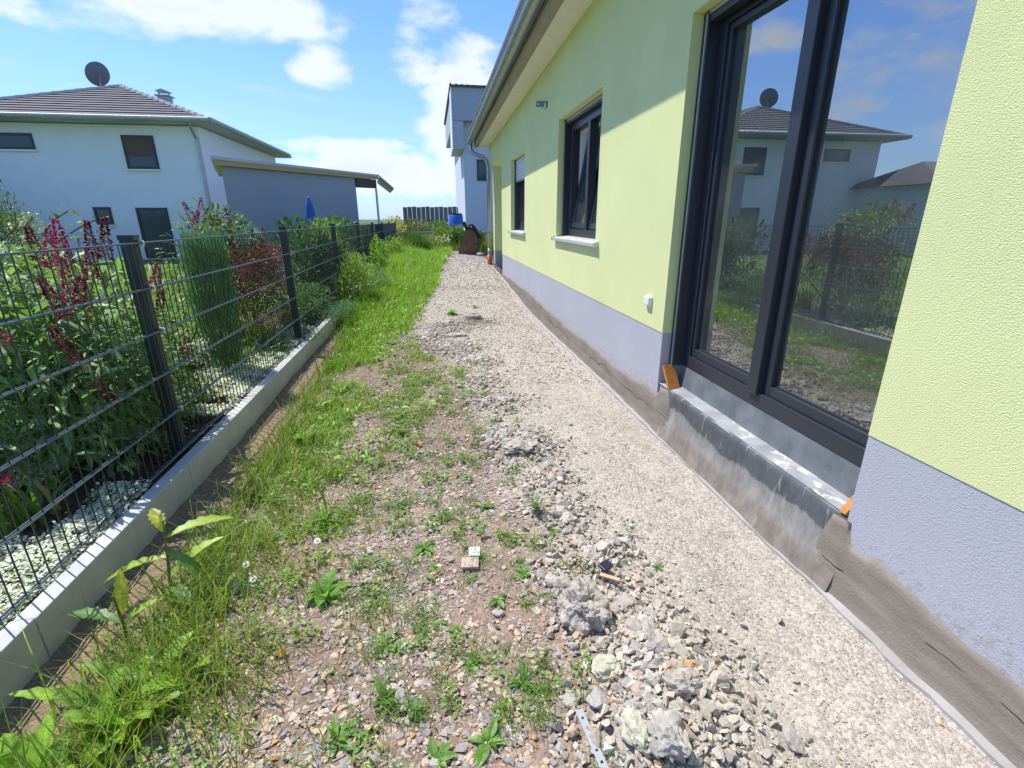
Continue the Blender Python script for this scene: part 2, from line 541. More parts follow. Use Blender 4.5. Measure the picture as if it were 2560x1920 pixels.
def noise2(x, y, s=1.0, seed=0.0, oct=3):
    """cheap vectorised value noise in [-1,1]"""
    x = np.asarray(x, float) / s + seed * 17.3; y = np.asarray(y, float) / s - seed * 9.1
    out = 0; amp = 1; tot = 0
    for o in range(oct):
        xi, yi = np.floor(x), np.floor(y)
        fx, fy = x - xi, y - yi
        fx = fx * fx * (3 - 2 * fx); fy = fy * fy * (3 - 2 * fy)
        def h(a, b):
            t = np.sin(a * 127.1 + b * 311.7 + o * 7.7) * 43758.5453
            return t - np.floor(t)
        v = (h(xi, yi) * (1 - fx) + h(xi + 1, yi) * fx) * (1 - fy) + (h(xi, yi + 1) * (1 - fx) + h(xi + 1, yi + 1) * fx) * fy
        out = out + amp * (2 * v - 1); tot += amp
        amp *= 0.5; x = x * 2.03; y = y * 2.03
    return out / tot


# ------------------------------------------------------------------ ground shape
HEAPS = [(.62, 1.18, .26, .06), (.52, .86, .22, .05), (.66, .92, .2, .045), (.50, 2.70, .22, .06), (.34, 2.80, .14, .03), (.58, 1.62, .2, .03),
         (-.1, 5.7, .24, .06), (.16, 6.2, .28, .09), (.50, 6.55, .28, .08), (.42, 3.5, .2, .03), (.1, 5.15, .3, .03), (.42, 1.45, .12, .02),
         (.56, 2.25, .14, .025), (.55, 1.95, .14, .02), (.36, 4.0, .18, .03), (.40, 4.6, .18, .03)]


def gz(x, y):
    x = np.asarray(x, float); y = np.asarray(y, float)
    far = np.interp(y, [0, 7, 10.7, 12.6, 15, 22], [0, 0, .19, .29, .33, .33])
    prof = np.interp(x, [-1.5, -1.32, -1.16, -1.0, -.85, 0, .9, 1.25, 1.42, 1.6], [.0, 0., 0.0, .022, .045, .045, .03, .005, -.02, -.02])
    z = far + prof
    for hx, hy, r, h in HEAPS:
        d2 = ((x - hx) ** 2 + (y - hy) ** 2) / (r * r)
        z = z + h * np.exp(-d2 * 1.6)
    z = z + 0.018 * noise2(x, y, .55, 1) + 0.008 * noise2(x, y, .12, 2)
    return z


def gfrac(x, y):
    """1 where the dusty grey gravel lies, 0 in the brown weedy part"""
    edge = np.interp(y, [0, 1, 1.6, 2.3, 3, 4, 5, 6, 8, 10, 14, 18], [.45, .40, .45, .35, .30, .25, -.1, -.4, -.4, -.3, -.2, -.1])
    edge = edge + .14 * noise2(x, y, .5, 4)
    return 1 / (1 + np.exp(-(np.asarray(x) - edge) / .06))


def soilfrac(x, y):
    """bare wet sandy strip beside the kerb"""
    w = np.interp(y, [0, 1.2, 2.5, 4, 6, 7], [-.98, -1.02, -1.04, -1.05, -1.04, -1.22])
    w = w + .05 * noise2(x, y, .3, 5)
    return 1 / (1 + np.exp((np.asarray(x) - w) / .03))


def build_path():
    ys = np.concatenate([np.arange(.2, 3.2, .016), np.arange(3.2, 8, .035), np.arange(8, 22.2, .12)])
    xs = np.arange(-1.36, 1.501, .018)
    X, Y = np.meshgrid(xs, ys)
    Z = gz(X, Y) + 0.006 * noise2(X, Y, .035, 7) * (Y < 5)
    g = gfrac(X, Y); s = soilfrac(X, Y)
    n = noise2(X, Y, .25, 8)[..., None]
    n2 = noise2(X, Y, 1.1, 9)[..., None]
    brown = np.array([.275, .198, .150]) * (1 + .25 * n) + np.array([.05, .05, .045]) * n2
    grey = np.array([.44, .393, .33]) * (1 + .12 * n)
    soil = np.array([.27, .20, .125]) * (1 + .15 * n)
    dust = 1 / (1 + np.exp(-(X - np.interp(Y, [0, 3, 10], [1.20, 1.27, 1.38])) / .03))[..., None]
    far = np.clip((Y - 6) / 4, 0, 1)[..., None]
    c = brown * (1 - g[..., None]) + grey * g[..., None]
    c = c * (1 - dust) + np.array([.47, .42, .365]) * dust * (1 + .1 * n)
    c = c * (1 - s[..., None]) + soil * s[..., None]
    ny, nx = X.shape
    V = np.stack([X, Y, Z], -1).reshape(-1, 3)
    i = np.arange(nx * ny).reshape(ny, nx)
    F = np.stack([i[:-1, :-1], i[:-1, 1:], i[1:, 1:], i[1:, :-1]], -1).reshape(-1, 4)
    m, N, L, P = nmat('path_ground')
    P.inputs['Roughness'].default_value = 0.95
    P.inputs['Specular IOR Level'].default_value = 0.15
    a = N.new('ShaderNodeAttribute'); a.attribute_name = 'Col'
    tc = N.new('ShaderNodeTexCoord')
    v = N.new('ShaderNodeTexVoronoi'); v.inputs['Scale'].default_value = 85
    L.new(tc.outputs['Object'], v.inputs['Vector'])
    sv = N.new('ShaderNodeSeparateColor'); L.new(v.outputs['Color'], sv.inputs[0])
    r = N.new('ShaderNodeMapRange'); r.inputs['To Min'].default_value = 0.68; r.inputs['To Max'].default_value = 1.3
    L.new(sv.outputs[0], r.inputs['Value'])
    nn = N.new('ShaderNodeTexNoise'); nn.inputs['Scale'].default_value = 260; nn.inputs['Detail'].default_value = 3
    L.new(tc.outputs['Object'], nn.inputs['Vector'])
    r2 = N.new('ShaderNodeMapRange'); r2.inputs['From Min'].default_value = .3; r2.inputs['From Max'].default_value = .7
    r2.inputs['To Min'].default_value = 0.75; r2.inputs['To Max'].default_value = 1.2
    L.new(nn.outputs[0], r2.inputs['Value'])
    mm = N.new('ShaderNodeMath'); mm.operation = 'MULTIPLY'; L.new(r.outputs[0], mm.inputs[0]); L.new(r2.outputs[0], mm.inputs[1])
    c_ = N.new('ShaderNodeMixRGB'); c_.blend_type = 'MULTIPLY'; c_.inputs[0].default_value = .8
    L.new(a.outputs['Color'], c_.inputs[1]); L.new(mm.outputs[0], c_.inputs[2])
    L.new(c_.outputs[0], P.inputs['Base Color'])
    ad = N.new('ShaderNodeMath'); ad.operation = 'ADD'
    L.new(v.outputs['Distance'], ad.inputs[0]); L.new(nn.outputs[0], ad.inputs[1])
    b = N.new('ShaderNodeBump'); b.inputs['Strength'].default_value = .7; b.inputs['Distance'].default_value = .006
    b.invert = True
    L.new(ad.outputs[0], b.inputs['Height']); L.new(b.outputs[0], P.inputs['Normal'])
    me = np_mesh('gravel_path', V, F, m, c.reshape(-1, 3), True)
    return tag(link('gravel_path', me), kind='structure')


PATH = build_path()

# wide ground sheet and the neighbour's lawn
def sheet(name, lo, hi, z, mat, nx=2, ny=2):
    xs = np.linspace(lo[0], hi[0], nx); ys = np.linspace(lo[1], hi[1], ny)
    X, Y = np.meshgrid(xs, ys); V = np.stack([X, Y, np.full_like(X, z)], -1).reshape(-1, 3)
    i = np.arange(nx * ny).reshape(ny, nx)
    F = np.stack([i[:-1, :-1], i[:-1, 1:], i[1:, 1:], i[1:, :-1]], -1).reshape(-1, 4)
    return tag(link(name, np_mesh(name, V, F, mat)), kind='structure')


M_MEADOW = simple('meadow_ground', (0.085, 0.12, 0.035), 0.95, 0, 0.35, 0.6, 0.6, 5, 0.08)
M_LAWN = simple('lawn_ground', (0.10, 0.19, 0.025), 0.95, 0, 0.3, 3, 0.8, 40, 0.02)
M_BED = simple('bed_soil', (0.075, 0.055, 0.04), 0.95, 0, 0.4, 14, 0.8, 50, 0.02)
sheet('ground', (-600, -600), (600, 900), -0.12, M_MEADOW)
sheet('lawn', (-60, -8), (-2.43, 22), 0.10, M_LAWN)
sheet('flower_bed', (-2.43, -4), (-1.385, 22), 0.11, M_BED)
sheet('meadow', (-60, 22.2), (60, 120), 0.34, M_MEADOW)

# ------------------------------------------------------------------ HOUSE
XW = 1.48
house = thing('house', (3.0, 4.0, 0.0), 'single storey house with lime green plaster, grey plinth and zinc gutter', 'house')


def eave_z(y):                      # the eave line falls gently towards the downpipe
    return -0.0175 * (y - 4.9)


# wall slabs round the openings: y0,y1,z0,z1
DOOR = (1.36, 2.995, 0.20, 2.44)
WIN2 = (4.49, 5.99, 1.17, 2.42)
WIN1 = (8.10, 9.50, 1.16, 2.365)
PZ = 0.655
TOPZ = 3.30
END = 10.72
w = MB()
TH = 0.34
def slab(y0, y1, z0, z1):
    w.box((XW, y0, z0), (XW + TH, y1, z1))
slab(-4, DOOR[0], PZ, TOPZ)
slab(DOOR[0], DOOR[1], DOOR[3], TOPZ)
slab(DOOR[1], WIN2[0], PZ, TOPZ)
slab(WIN2[0], WIN2[1], PZ, WIN2[2]); slab(WIN2[0], WIN2[1], WIN2[3], TOPZ)
slab(WIN2[1], WIN1[0], PZ, TOPZ)
slab(WIN1[0], WIN1[1], PZ, WIN1[2]); slab(WIN1[0], WIN1[1], WIN1[3], TOPZ)
slab(WIN1[1], END, PZ, TOPZ)
slab(END, 12.88, 2.545, TOPZ)                                   # beam over the porch opening
w.build('wall', M_LIME, house)
# porch corner pier, set back from the wall face
pm = MB(); pm.box((1.555, 12.55, 0.62), (1.9, 12.86, 2.545)); pm.build('pillar', M_LIME, house)
pm = MB(); pm.box((1.558, 12.553, 0.0), (1.9, 12.857, 0.62)); pm.build('pillar_plinth', M_PLINTH, house)
# plinth
pl = MB()
XP = XW + 0.003
pl.box((XP, -4, -0.1), (XP + .3, DOOR[0] - .0, PZ))
pl.box((XP, DOOR[1], -0.1), (XP + .3, END, PZ))
pl.build('plinth', M_PLINTH, house)

# mortar coat at the foot of the plinth, with a ragged upper edge
def mortar(y0, y1, ztops, name, step=0.02, xo=0.0):
    ys = np.arange(y0, y1 + 1e-6, step)
    top = np.interp(ys, [a for a, b in ztops], [b for a, b in ztops])
    top = top + .009 * noise2(ys, ys * 0, .05, 3) + .008 * noise2(ys, ys * 0, .4, 6)
    rows = []
    base = gz(np.full_like(ys, 1.45), ys) - .03
    for t in np.linspace(0, 1, 14):
        z = top + (base - top) * t
        x = XP + xo - .004 - .007 * min(t * 12, 1) - .018 * t - .025 * max(t - .75, 0) ** 1.5 * 8
        xx = x + .0012 * noise2(ys, z, .05, 12) * min(t * 8, 1)
        if 0.40 < t < 0.52:
            xx = xx + .004
        rows.append(np.stack([xx, ys, z], -1))
    V = np.array(rows)
    back = V[0].copy(); back[:, 0] = XP + xo + .012
    V = np.concatenate([back[None], V])
    nr, n = V.shape[:2]
    i = np.arange(nr * n).reshape(nr, n)
    F = np.stack([i[:-1, :-1], i[1:, :-1], i[1:, 1:], i[:-1, 1:]], -1).reshape(-1, 4)
    me = np_mesh(name, V.reshape(-1, 3), F, M_MORTAR, None, True)
    return link(name, me, house)


def mortar_mat():
    m, N, L, P = nmat('damp_mortar')
    P.inputs['Roughness'].default_value = 0.9
    P.inputs['Specular IOR Level'].default_value = 0.2
    tc = N.new('ShaderNodeTexCoord')
    mp = N.new('ShaderNodeMapping'); mp.inputs['Scale'].default_value = (6, 2.2, 9)
    L.new(tc.outputs['Object'], mp.inputs[0])
    n = N.new('ShaderNodeTexNoise'); n.inputs['Scale'].default_value = 1.5; n.inputs['Detail'].default_value = 9; n.inputs['Roughness'].default_value = .7
    L.new(mp.outputs[0], n.inputs['Vector'])
    cr = N.new('ShaderNodeValToRGB')
    cr.color_ramp.elements[0].position = .3; cr.color_ramp.elements[0].color = (.18, .15, .12, 1)
    cr.color_ramp.elements[1].position = .7; cr.color_ramp.elements[1].color = (.29, .25, .205, 1)
    L.new(n.outputs[0], cr.inputs[0])
    w_ = N.new('ShaderNodeTexNoise'); w_.inputs['Scale'].default_value = 3.0; w_.inputs['Detail'].default_value = 4
    L.new(tc.outputs['Object'], w_.inputs['Vector'])
    sx = N.new('ShaderNodeSeparateXYZ'); L.new(tc.outputs['Object'], sx.inputs[0])
    zz = N.new('ShaderNodeMath'); zz.operation = 'MULTIPLY_ADD'; zz.inputs[1].default_value = .16; L.new(w_.outputs[0], zz.inputs[0]); L.new(sx.outputs['Z'], zz.inputs[2])
    d = N.new('ShaderNodeMath'); d.operation = 'SUBTRACT'; d.inputs[1].default_value = .185; L.new(zz.outputs[0], d.inputs[0])
    ab = N.new('ShaderNodeMath'); ab.operation = 'ABSOLUTE'; L.new(d.outputs[0], ab.inputs[0])
    ck = N.new('ShaderNodeMapRange'); ck.inputs['From Min'].default_value = .0015; ck.inputs['From Max'].default_value = .004; L.new(ab.outputs[0], ck.inputs['Value'])
    gk = N.new('ShaderNodeTexNoise'); gk.inputs['Scale'].default_value = 5; L.new(tc.outputs['Object'], gk.inputs['Vector'])
    gm = N.new('ShaderNodeMapRange'); gm.inputs['From Min'].default_value = .52; gm.inputs['From Max'].default_value = .46; L.new(gk.outputs[0], gm.inputs['Value'])
    mxk = N.new('ShaderNodeMath'); mxk.operation = 'MAXIMUM'; L.new(ck.outputs[0], mxk.inputs[0]); L.new(gm.outputs[0], mxk.inputs[1])
    rk = N.new('ShaderNodeMapRange'); rk.inputs['To Min'].default_value = .35; L.new(mxk.outputs[0], rk.inputs['Value'])
    mu = N.new('ShaderNodeMixRGB'); mu.blend_type = 'MULTIPLY'; mu.inputs[0].default_value = 1
    L.new(cr.outputs[0], mu.inputs[1]); L.new(rk.outputs[0], mu.inputs[2]); L.new(mu.outputs[0], P.inputs['Base Color'])
    fb = N.new('ShaderNodeTexNoise'); fb.inputs['Scale'].default_value = 120; fb.inputs['Detail'].default_value = 4; L.new(tc.outputs['Object'], fb.inputs['Vector'])
    sm = N.new('ShaderNodeMath'); sm.operation = 'MULTIPLY_ADD'; sm.inputs[1].default_value = .8; L.new(fb.outputs[0], sm.inputs[0]); L.new(mxk.outputs[0], sm.inputs[2])
    b = N.new('ShaderNodeBump'); b.inputs['Strength'].default_value = .6; b.inputs['Distance'].default_value = .005
    L.new(sm.outputs[0], b.inputs['Height']); L.new(b.outputs[0], P.inputs['Normal'])
    return m


M_MORTAR = mortar_mat()
mortar(-1.0, 1.47, [(-1, .19), (.9, .197), (1.1, .22), (1.225, .245), (1.24, .22), (1.325, .215), (1.345, .30), (1.42, .292), (1.45, .20), (1.47, .13)], 'mortar_base')
mortar(1.46, 2.80, [(1.46, .12), (1.7, .075), (2.1, .095), (2.4, .07), (2.8, .11)], 'mortar_base', .02, -.004)
mortar(2.76, 10.72, [(2.76, .14), (2.79, .26), (2.83, .305), (2.93, .29), (3.0, .225), (3.2, .235), (3.6, .195), (4.6, .20), (5.5, .205), (6.4, .22), (7.5, .26), (9.2, .262), (10.72, .25)], 'mortar_base')
# narrow concrete ledge below the mortar
lg = MB()
for y0 in np.arange(-1, 10.6, .05):
    y1 = y0 + .05
    za, zb = float(gz(1.44, y0)) + .012, float(gz(1.44, y1)) + .012
    ja, jb = [.018 + .014 * float(noise2(q_, 0., .3, 71)) + .01 * float(noise2(q_, 0., .08, 72)) for q_ in (y0, y1)]
    lg.quad((1.405 + ja, y0, za), (1.47, y0, za + .004), (1.47, y1, zb + .004), (1.405 + jb, y1, zb))
    lg.quad((1.405 + ja, y0, za - .05), (1.405 + ja, y0, za), (1.405 + jb, y1, zb), (1.405 + jb, y1, zb - .05))
lg.build('footing_ledge', concrete('ledge_concrete', (.37, .35, .33)), house)

# eaves: soffit, fascia, gutter, roof (all follow the falling eave line)
def eave_prism(pts, y0, y1, name, mat, parent=house, seg=1, smooth=False, close=True):
    mb = MB()
    n = len(pts)
    vs = [(x, y, z + eave_z(y)) for y in (y0, y1) for x, z in pts]
    fs = [(i, (i + 1) % n, n + (i + 1) % n, n + i) for i in range(n if close else n - 1)]
    if close:
        fs += [tuple(range(n))[::-1], tuple(range(n, 2 * n))]
    mb.add(vs, fs)
    return mb.build(name, mat, parent, smooth=smooth)


SZ = 3.145
eave_prism([(1.232, SZ), (XW + .1, SZ), (XW + .1, SZ + .02), (1.232, SZ + .02)], -4, 13.0, 'soffit', M_SOFFIT)
eave_prism([(1.150, SZ - .004), (1.229, SZ - .004), (1.229, SZ + .02), (1.150, SZ + .02)], -4, 13.02, 'fascia', M_FASCIA)
eave_prism([(1.128, SZ - .016), (1.147, SZ - .016), (1.147, SZ + .24), (1.128, SZ + .24)], -4, 13.02, 'fascia', M_FASCIA)
eave_prism([(1.122, SZ + .012), (1.1265, SZ + .012), (1.1265, SZ + .030), (1.122, SZ + .030)], -4, 13.02, 'lit_drip_strip', M_TIMBER)  # drip lip; its yellow colour paints in the sunlit bevel of the fascia
GX, GZ, GR = 1.035, 3.275, .075
arc = [(GX + GR * math.cos(t), GZ + GR * math.sin(t)) for t in np.linspace(math.pi, 2 * math.pi, 15)]
arc_in = [(GX + (GR - .003) * math.cos(t), GZ + (GR - .003) * math.sin(t)) for t in np.linspace(2 * math.pi, math.pi, 15)]
gut = eave_prism(arc + arc_in, -4, 13.1, 'gutter', M_ZINC)
bead = [(GX - GR - .004 + .009 * math.cos(t), GZ + .004 + .009 * math.sin(t)) for t in np.linspace(0, 2 * math.pi, 9)[:-1]]
eave_prism(bead, -4, 13.1, 'gutter_bead', M_ZINC, gut)
cap = MB()
cz = eave_z(13.1)
cap.prism([(x, z + cz) for x, z in arc] + [(GX + GR, GZ + cz + .01), (GX - GR, GZ + cz + .01)], 1, 13.1, 13.104)
cap.build('gutter_end_cap', M_ZINC, gut)
for y in (-1.2, 1.8, 4.8, 7.8, 10.8):                            # soldered joints and brackets
    a2 = [(GX + (GR + .003) * math.cos(t), GZ + (GR + .003) * math.sin(t)) for t in np.linspace(math.pi, 2 * math.pi, 13)]
    a3 = [(GX + (GR + .0005) * math.cos(t), GZ + (GR + .0005) * math.sin(t)) for t in np.linspace(2 * math.pi, math.pi, 13)]
    eave_prism(a2 + a3, y, y + .03, 'gutter_bracket', M_ZINC, gut)
rf = MB()
x0, z0 = .985, SZ + .235
x1, z1 = 5.2, SZ + .235 + 4.215 * math.tan(math.radians(22))
vs = [(x0, -4, z0 + eave_z(-4)), (x0, 13.1, z0 + eave_z(13.1)), (x1, 13.1, z1), (x1, -4, z1)]
vs += [(a, b, c + .05) for a, b, c in vs]
rf.add(vs, [(0, 1, 2, 3), (7, 6, 5, 4), (0, 4, 5, 1), (1, 5, 6, 2), (2, 6, 7, 3), (3, 7, 4, 0)])
rf.box((x1, 2.2, .2), (x1 + .2, 13.1, z1))  # stops short at the near end: unseen gap added to light the room
rf.build('roof', M_ROOFTILE, house)

# downpipe
dp = MB()
ez = eave_z(12.9)
dp.tube([(1.045, 12.9, GZ + ez - .05), (1.045, 12.9, GZ + ez - .16), (1.06, 12.88, GZ + ez - .24), (1.12, 12.84, GZ + ez - .29), (1.30, 12.72, GZ + ez - .37), (1.39, 12.66, GZ + ez - .46), (1.42, 12.64, GZ + ez - .58), (1.425, 12.64, GZ + ez - .75), (1.425, 12.64, .62)], .042, 12)
dpo = dp.build('downpipe', M_ZINC, house, smooth=True)
for z in (2.28, 1.02):
    c2 = MB()
    c2.tube([(1.425, 12.64, z), (1.425, 12.64, z + .035)], .047, 12)
    c2.box((1.43, 12.63, z + .01), (1.52, 12.65, z + .028))
    c2.build('pipe_clamp', M_ZINC, dpo)
c3 = MB(); c3.tube([(1.425, 12.64, .66), (1.425, 12.64, .44)], .046, 12); c3.build('pipe_sleeve', M_ZINC, dpo, smooth=True)
c4 = MB(); c4.tube([(1.425, 12.64, .52), (1.425, 12.64, .15)], .056, 14); c4.build('drain_socket', M_ORANGE, dpo, smooth=True)

# --- patio door
door = MB()
door.box((1.62, 2.870, .44), (1.70, 2.936, 2.43))               # far stile
door.box((1.62, 1.20, .44), (1.70, 2.870, .525))                # bottom rail
door.box((1.62, 1.20, 2.36), (1.70, 2.870, 2.43))               # head
door.box((1.62, 1.20, .525), (1.70, 1.36 - .02, 2.36))          # near stile behind the jamb
DO = door.build('patio_door', M_FRAME, house, 0.003)
mb = MB()
mb.box((1.634, 2.842, .527), (1.69, 2.868, 2.358)); mb.box((1.634, 2.222, .527), (1.69, 2.842, .577))
mb.box((1.634, 2.222, 2.325), (1.69, 2.842, 2.358))
mb.build('glazing_bead', M_FRAME, DO, 0.004)
mb = MB()
mb.box((1.634, 2.086, .527), (1.69, 2.132, 2.358)); mb.box((1.634, 1.25, .527), (1.69, 2.086, .577)); mb.box((1.634, 1.25, 2.325), (1.69, 2.086, 2.358))
mb.build('door_sash', M_FRAME, DO, 0.004)
mb = MB(); mb.box((1.600, 2.142, .515), (1.69, 2.220, 2.362)); mb.build('meeting_stile', M_FRAME, DO, 0.004)
mb = MB(); mb.box((1.6335, 2.132, .527), (1.675, 2.142, 2.358)); mb.build('door_gasket', M_DARK, DO)
for (a, b) in ((2.222, 2.843), (1.25, 2.087)):
    mb = MB(); mb.box((1.660, a - .01, .570), (1.684, b + .01, 2.335)); mb.build('pane', M_GLASS, DO)
    mb = MB()
    mb.box((1.652, a, .576), (1.658, b, .584)); mb.box((1.652, b - .007, .58), (1.658, b, 2.33))
    mb.build('pane_seal', M_DARK, DO)
mb = MB()
mb.box((1.545, 2.936, .33), (1.70, 2.994, 2.43)); mb.build('shutter_rail', M_FRAME, DO, 0.003)
mb = MB(); mb.box((1.5415, 2.947, .34), (1.547, 2.960, 2.425)); mb.build('rail_strip', M_RAIL, DO)
mb = MB(); mb.box((1.552, 1.36, 2.385), (1.61, 2.936, 2.438)); mb.build('shutter_slot', M_FRAME, DO, 0.003)
mb = MB(); mb.box((1.547, 1.36, 2.42), (1.5515, 2.936, 2.436)); mb.build('rail_strip', M_RAIL, DO)

# step below the door
def membrane():
    m, N, L, P = nmat('bitumen_membrane')
    P.inputs['Roughness'].default_value = .75
    tc = N.new('ShaderNodeTexCoord')
    n = N.new('ShaderNodeTexNoise'); n.inputs['Scale'].default_value = 9; n.inputs['Detail'].default_value = 8
    L.new(tc.outputs['Object'], n.inputs['Vector'])
    cr = N.new('ShaderNodeValToRGB')
    cr.color_ramp.elements[0].position = .35; cr.color_ramp.elements[0].color = (.11, .125, .132, 1)
    cr.color_ramp.elements[1].position = .7; cr.color_ramp.elements[1].color = (.18, .197, .20, 1)
    L.new(n.outputs[0], cr.inputs[0])
    f = N.new('ShaderNodeTexNoise'); f.inputs['Scale'].default_value = 400; L.new(tc.outputs['Object'], f.inputs['Vector'])
    fr = N.new('ShaderNodeMapRange'); fr.inputs['From Min'].default_value = .66; fr.inputs['From Max'].default_value = .74; L.new(f.outputs[0], fr.inputs['Value'])
    mx = N.new('ShaderNodeMixRGB'); mx.inputs[2].default_value = (.4, .4, .38, 1)
    L.new(fr.outputs[0], mx.inputs[0]); L.new(cr.outputs[0], mx.inputs[1]); L.new(mx.outputs[0], P.inputs['Base Color'])
    b = N.new('ShaderNodeBump'); b.inputs['Strength'].default_value = .3; b.inputs['Distance'].default_value = .004
    L.new(n.outputs[0], b.inputs['Height']); L.new(b.outputs[0], P.inputs['Normal'])
    return m


def tread_mat():
    """membrane in a paler grey than the riser, with white mortar splashes"""
    m, N, L, P = nmat('pale_membrane')
    P.inputs['Roughness'].default_value = .6
    tc = N.new('ShaderNodeTexCoord')
    n = N.new('ShaderNodeTexNoise'); n.inputs['Scale'].default_value = 7; n.inputs['Detail'].default_value = 8
    L.new(tc.outputs['Object'], n.inputs['Vector'])
    cr = N.new('ShaderNodeValToRGB')
    cr.color_ramp.elements[0].position = .35; cr.color_ramp.elements[0].color = (.23, .245, .26, 1)
    cr.color_ramp.elements[1].position = .65; cr.color_ramp.elements[1].color = (.37, .375, .38, 1)
    L.new(n.outputs[0], cr.inputs[0])
    mp = N.new('ShaderNodeMapping'); mp.inputs['Scale'].default_value = (1.3, .8, 1)
    L.new(tc.outputs['Object'], mp.inputs[0])
    s = N.new('ShaderNodeTexNoise'); s.inputs['Scale'].default_value = 17; s.inputs['Detail'].default_value = 5; s.inputs['Roughness'].default_value = .6
    L.new(mp.outputs[0], s.inputs['Vector'])
    sy = N.new('ShaderNodeSeparateXYZ'); L.new(tc.outputs['Object'], sy.inputs[0])
    th = N.new('ShaderNodeMapRange'); th.inputs['From Min'].default_value = 1.4; th.inputs['From Max'].default_value = 2.9
    th.inputs['To Min'].default_value = .09; th.inputs['To Max'].default_value = -.03
    L.new(sy.outputs['Y'], th.inputs['Value'])
    ad = N.new('ShaderNodeMath'); ad.operation = 'ADD'; L.new(s.outputs[0], ad.inputs[0]); L.new(th.outputs[0], ad.inputs[1])
    sr = N.new('ShaderNodeMapRange'); sr.inputs['From Min'].default_value = .62; sr.inputs['From Max'].default_value = .65; L.new(ad.outputs[0], sr.inputs['Value'])
    mx = N.new('ShaderNodeMixRGB'); mx.inputs[2].default_value = (.56, .545, .51, 1)
    L.new(sr.outputs[0], mx.inputs[0]); L.new(cr.outputs[0], mx.inputs[1]); L.new(mx.outputs[0], P.inputs['Base Color'])
    b = N.new('ShaderNodeBump'); b.inputs['Strength'].default_value = .5; b.inputs['Distance'].default_value = .003
    L.new(ad.outputs[0], b.inputs['Height']); L.new(b.outputs[0], P.inputs['Normal'])
    return m


def stepface_mat():
    """bitumen brushed on in dark strokes over smeared mortar, dusty towards the bottom"""
    m, N, L, P = nmat('smeared_step_face')
    P.inputs['Roughness'].default_value = .8; P.inputs['Specular IOR Level'].default_value = .25
    tc = N.new('ShaderNodeTexCoord')
    sx = N.new('ShaderNodeSeparateXYZ'); L.new(tc.outputs['Object'], sx.inputs[0])
    n = N.new('ShaderNodeTexNoise'); n.inputs['Scale'].default_value = 3.5; n.inputs['Detail'].default_value = 7; n.inputs['Roughness'].default_value = .6
    L.new(tc.outputs['Object'], n.inputs['Vector'])
    a0 = N.new('ShaderNodeMath'); a0.operation = 'MULTIPLY_ADD'; a0.inputs[1].default_value = .13
    L.new(n.outputs[0], a0.inputs[0]); L.new(sx.outputs['Z'], a0.inputs[2])
    nf = N.new('ShaderNodeTexNoise'); nf.inputs['Scale'].default_value = 38; nf.inputs['Detail'].default_value = 6; nf.inputs['Roughness'].default_value = .7
    L.new(tc.outputs['Object'], nf.inputs['Vector'])
    a = N.new('ShaderNodeMath'); a.operation = 'MULTIPLY_ADD'; a.inputs[1].default_value = .05
    L.new(nf.outputs[0], a.inputs[0]); L.new(a0.outputs[0], a.inputs[2])
    cr = N.new('ShaderNodeValToRGB')
    e = cr.color_ramp.elements
    e[0].position = .15; e[0].color = (.24, .205, .17, 1)
    e[1].position = .375; e[1].color = (.10, .108, .112, 1)
    k = cr.color_ramp.elements.new(.205); k.color = (.30, .28, .25, 1)
    k = cr.color_ramp.elements.new(.285); k.color = (.25, .245, .235, 1)
    k = cr.color_ramp.elements.new(.296); k.color = (.105, .11, .112, 1)
    L.new(a.outputs[0], cr.inputs[0])
    mp = N.new('ShaderNodeMapping'); mp.inputs['Scale'].default_value = (1, 5, 1.2); L.new(tc.outputs['Object'], mp.inputs[0])
    d = N.new('ShaderNodeTexNoise'); d.inputs['Scale'].default_value = 6; d.inputs['Detail'].default_value = 6; L.new(mp.outputs[0], d.inputs['Vector'])
    dr = N.new('ShaderNodeMapRange'); dr.inputs['From Min'].default_value = .62; dr.inputs['From Max'].default_value = .7; dr.inputs['To Max'].default_value = .6
    L.new(d.outputs[0], dr.inputs['Value'])
    mx = N.new('ShaderNodeMixRGB'); mx.inputs[2].default_value = (.38, .36, .33, 1)
    L.new(dr.outputs[0], mx.inputs[0]); L.new(cr.outputs[0], mx.inputs[1])
    gq = N.new('ShaderNodeTexNoise'); gq.inputs['Scale'].default_value = 14; gq.inputs['Detail'].default_value = 9; gq.inputs['Roughness'].default_value = .75
    mq = N.new('ShaderNodeMapping'); mq.inputs['Scale'].default_value = (1, 1, .45); L.new(tc.outputs['Object'], mq.inputs[0]); L.new(mq.outputs[0], gq.inputs['Vector'])
    rq = N.new('ShaderNodeMapRange'); rq.inputs['From Min'].default_value = .3; rq.inputs['From Max'].default_value = .7; rq.inputs['To Min'].default_value = .62; rq.inputs['To Max'].default_value = 1.3
    L.new(gq.outputs[0], rq.inputs['Value'])
    mz = N.new('ShaderNodeMixRGB'); mz.blend_type = 'MULTIPLY'; mz.inputs[0].default_value = 1
    L.new(mx.outputs[0], mz.inputs[1]); L.new(rq.outputs[0], mz.inputs[2]); L.new(mz.outputs[0], P.inputs['Base Color'])
    b = N.new('ShaderNodeBump'); b.inputs['Strength'].default_value = .9; b.inputs['Distance'].default_value = .012
    L.new(a.outputs[0], b.inputs['Height']); L.new(b.outputs[0], P.inputs['Normal'])
    return m


